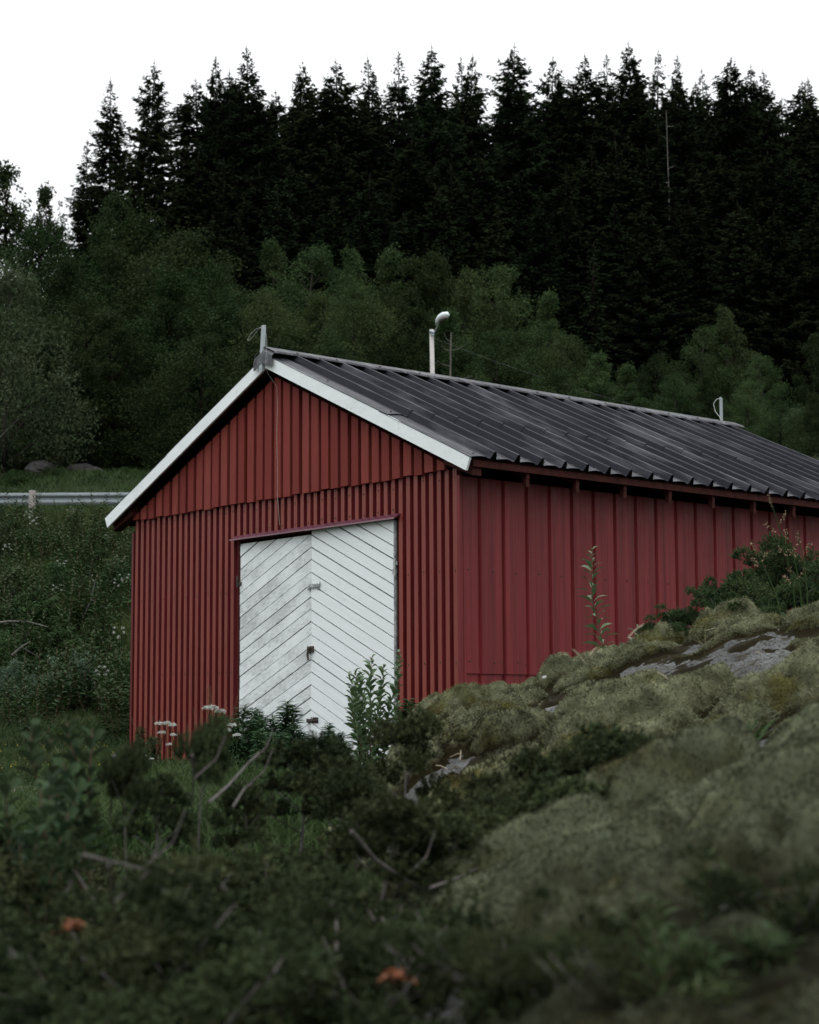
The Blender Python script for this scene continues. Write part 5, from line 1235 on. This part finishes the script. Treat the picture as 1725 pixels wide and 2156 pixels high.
# yarrow
YR = []
for i in range(3):
    V, F = cat([(lambda vf: (vf[0] + np.array([.03 * math.cos(k * 2.1 + i), .03 * math.sin(k * 2.1 + i), .60 + .006 * (k % 2)]), vf[1]))(flower_head(30, .026, seed=60 + k + 5 * i, q=.008)) for k in range(5)])
    mb = MB(); mb.tube([(0, 0, 0), (.01, .01, .4), (0, 0, .55)], .004, 5)
    for k in range(5): mb.tube([(0, 0, .5), (.03 * math.cos(k * 2.1 + i), .03 * math.sin(k * 2.1 + i), .6)], .002, 4)
    YR.append((raw_mesh('flowers', V, F, FLOWER), mb.mesh('stem', HERB)))
for i, (X, Y, D, lab) in enumerate([(443, 1487, 18.6, 'largest white yarrow head, before the red wall'), (466, 1494, 18.7, 'white yarrow head just left of the door'), (336, 1521, 19.2, 'left head of a row of three white yarrows'), (350, 1520, 19.2, 'middle head of a row of three white yarrows'), (363, 1524, 19.1, 'right head of a row of three white yarrows'), (341, 1540, 18.8, 'white yarrow head below the row of three'), (366, 1545, 18.6, 'white yarrow head lower right of the row of three'),
        (488, 1524, 18.0, 'white yarrow before the fireweed left of the door'), (479, 1535, 17.9, 'small white yarrow under another one by the door'), (498, 1545, 17.8, 'faint white yarrow low by the fireweed'), (305, 1590, 17.5, 'low white yarrow at the left of the pair'), (320, 1596, 17.4, 'low white yarrow at the right of the pair'), (356, 1565, 18, 'tiny white yarrow below the right head')]):
    pl('yarrow', YR[i % 3], X, Y, D, .62, lab, 'wildflower', 'white yarrow along the shed front', .9 + .3 * (i == 0), names=('flowers', 'stem'))
# thin seed grasses before the wall
def stalk_mesh(seed, H, n):
    r = np.random.default_rng(seed); mb = MB(); C = []; A = []
    for k in range(n):
        a = r.uniform(0, 6.28); t = r.uniform(.05, .3); h = H * r.uniform(.7, 1); pts = [(0, 0, 0), (math.cos(a) * t * .3, math.sin(a) * t * .3, h * .5), (math.cos(a) * t * .8, math.sin(a) * t * .8, h)]
        mb.tube(pts, [.0025, .002, .001], 4)
        for q in np.linspace(.78, 1, 16): C.append(np.array(pts[1]) * (1 - (q - .5) * 2) + np.array(pts[2]) * (q - .5) * 2); A.append(r.normal(size=3) * .5 + [0, 0, 1])
    V, F = rhombs(np.array(C), np.array(A), rdir(len(C), r), .016, .004, .5)
    return raw_mesh('seed_heads', V, F, PINK), mb.mesh('stalks', DRYG)
SKM = [stalk_mesh(i, .9, 7) for i in range(2)]
for i, (X, Y, D, lab) in enumerate([(310, 1480, 20, 'seeding grass stalks before the left part of the red wall'), (425, 1470, 19.2, 'seeding grass stalks left of the largest yarrow'), (455, 1420, 19.2, 'tallest seeding grass behind the largest yarrow')]):
    pl('seed_grass', SKM[i % 2], X, Y, D, .95, lab, 'grass', 'seeding grasses', names=('seed_heads', 'stalks'))
# sorrel stalks on the outcrop
for i, (X, Y, B, lab) in enumerate([(1620, 1042, (1680, 1290), 'tallest sorrel stalk rising in front of the shed wall'), (1583, 1140, (1650, 1290), 'left-leaning sorrel stalk with pinkish seeds'), (1655, 1115, (1690, 1290), 'sorrel stalk beside the tallest one'), (1679, 1122, (1700, 1290), 'rightmost sorrel stalk with reddish tip'), (1662, 1195, (1695, 1280), 'short sorrel stalk in front of the junipers')]):
    D = 10.4; a = np.array(at(X, Y, D)); b = np.array(at(B[0], B[1], D)); b[2] = float(mid_h(b[0:1], b[1:2])[0]) 
    e = empty('sorrel', tuple(b)); tag(e, lab, 'sorrel', 'sorrel stalks on the outcrop'); d = a - b
    m = MB(); P_ = [np.zeros(3), d * .35 + np.array([.02, 0, .02]), d * .7 + np.array([.02, 0, .0]), d]; m.tube([tuple(v) for v in P_], [.005, .004, .003, .0015], 5)
    C = []; r = np.random.default_rng(i + 40)
    for (t0, t1, sx) in ((.88, 1.0, 0), (.75, .80, .07), (.68, .72, -.06)):
        s0 = d * t0; s1 = d * t1 + np.array([sx, 0, .05 if sx else 0]); m.tube([tuple(s0), tuple(s1)], .0012, 4)
        for q in np.linspace(.3, 1, 26): C.append(s0 * (1 - q) + s1 * q + r.normal(size=3) * .005)
    C = np.array(C); V, F = rhombs(C, rdir(len(C), r), rdir(len(C), r), .011, .009, .5)
    m.build('stem', HERB, e); link('seeds', raw_mesh('seeds', V, F, PINK), e)
    lm = leafy(70 + i, .06, 7, .12, .03, HERB, 1, .02, .4, 1.0, .002, 0); link('leaves', lm[0], e)
# blurred broad-leaved willow shoots at the left
WL = [leafy(850 + i, .30, 20, .062, .028, SILVER if i == 3 else WILLOW, 2, .07, .25, .9, .004, .25, STEMM, .2, .012) for i in range(4)]
for i, (X, Y, D, lab) in enumerate([(122, 1512, 4.3, 'willow shoot with the highest leaves but one at the left'), (180, 1490, 4.4, 'highest willow shoot with pale leaf tips'), (35, 1600, 4.2, 'low willow shoot at the left edge with pale tips'), (90, 1620, 4.1, 'willow shoot in front of the gravel track'), (140, 1640, 4.0, 'lower willow shoot under the highest ones'), (60, 1690, 3.9, 'dark willow shoot in the lower left'), (200, 1610, 4.2, 'willow shoot beside the olive juniper sprig')]):
    p = at(X, Y, D); z = p[2] - .30
    sh_ = 1.0
    plant('willow_shoot', WL[i % 4], (p[0], D, z), random.uniform(0, 6), (sh_, sh_, 1.0), ('leaves', 'stem'), lab, 'willow shoot', 'willow shoots in the left foreground')
for i, (X, D) in enumerate([(60, 17.2), (180, 15.2), (-10, 14.5), (250, 14.8), (310, 14.2), (430, 14.6), (360, 15)]):
    p = at(X, 1700, D); plant('track_herb', HB[i % 3], (p[0], D, 0), i, (.5,) * 3, ('leaves', 'stem'), 'small leafy weed growing at the edge of the gravel track', 'herb', 'weeds on the track')
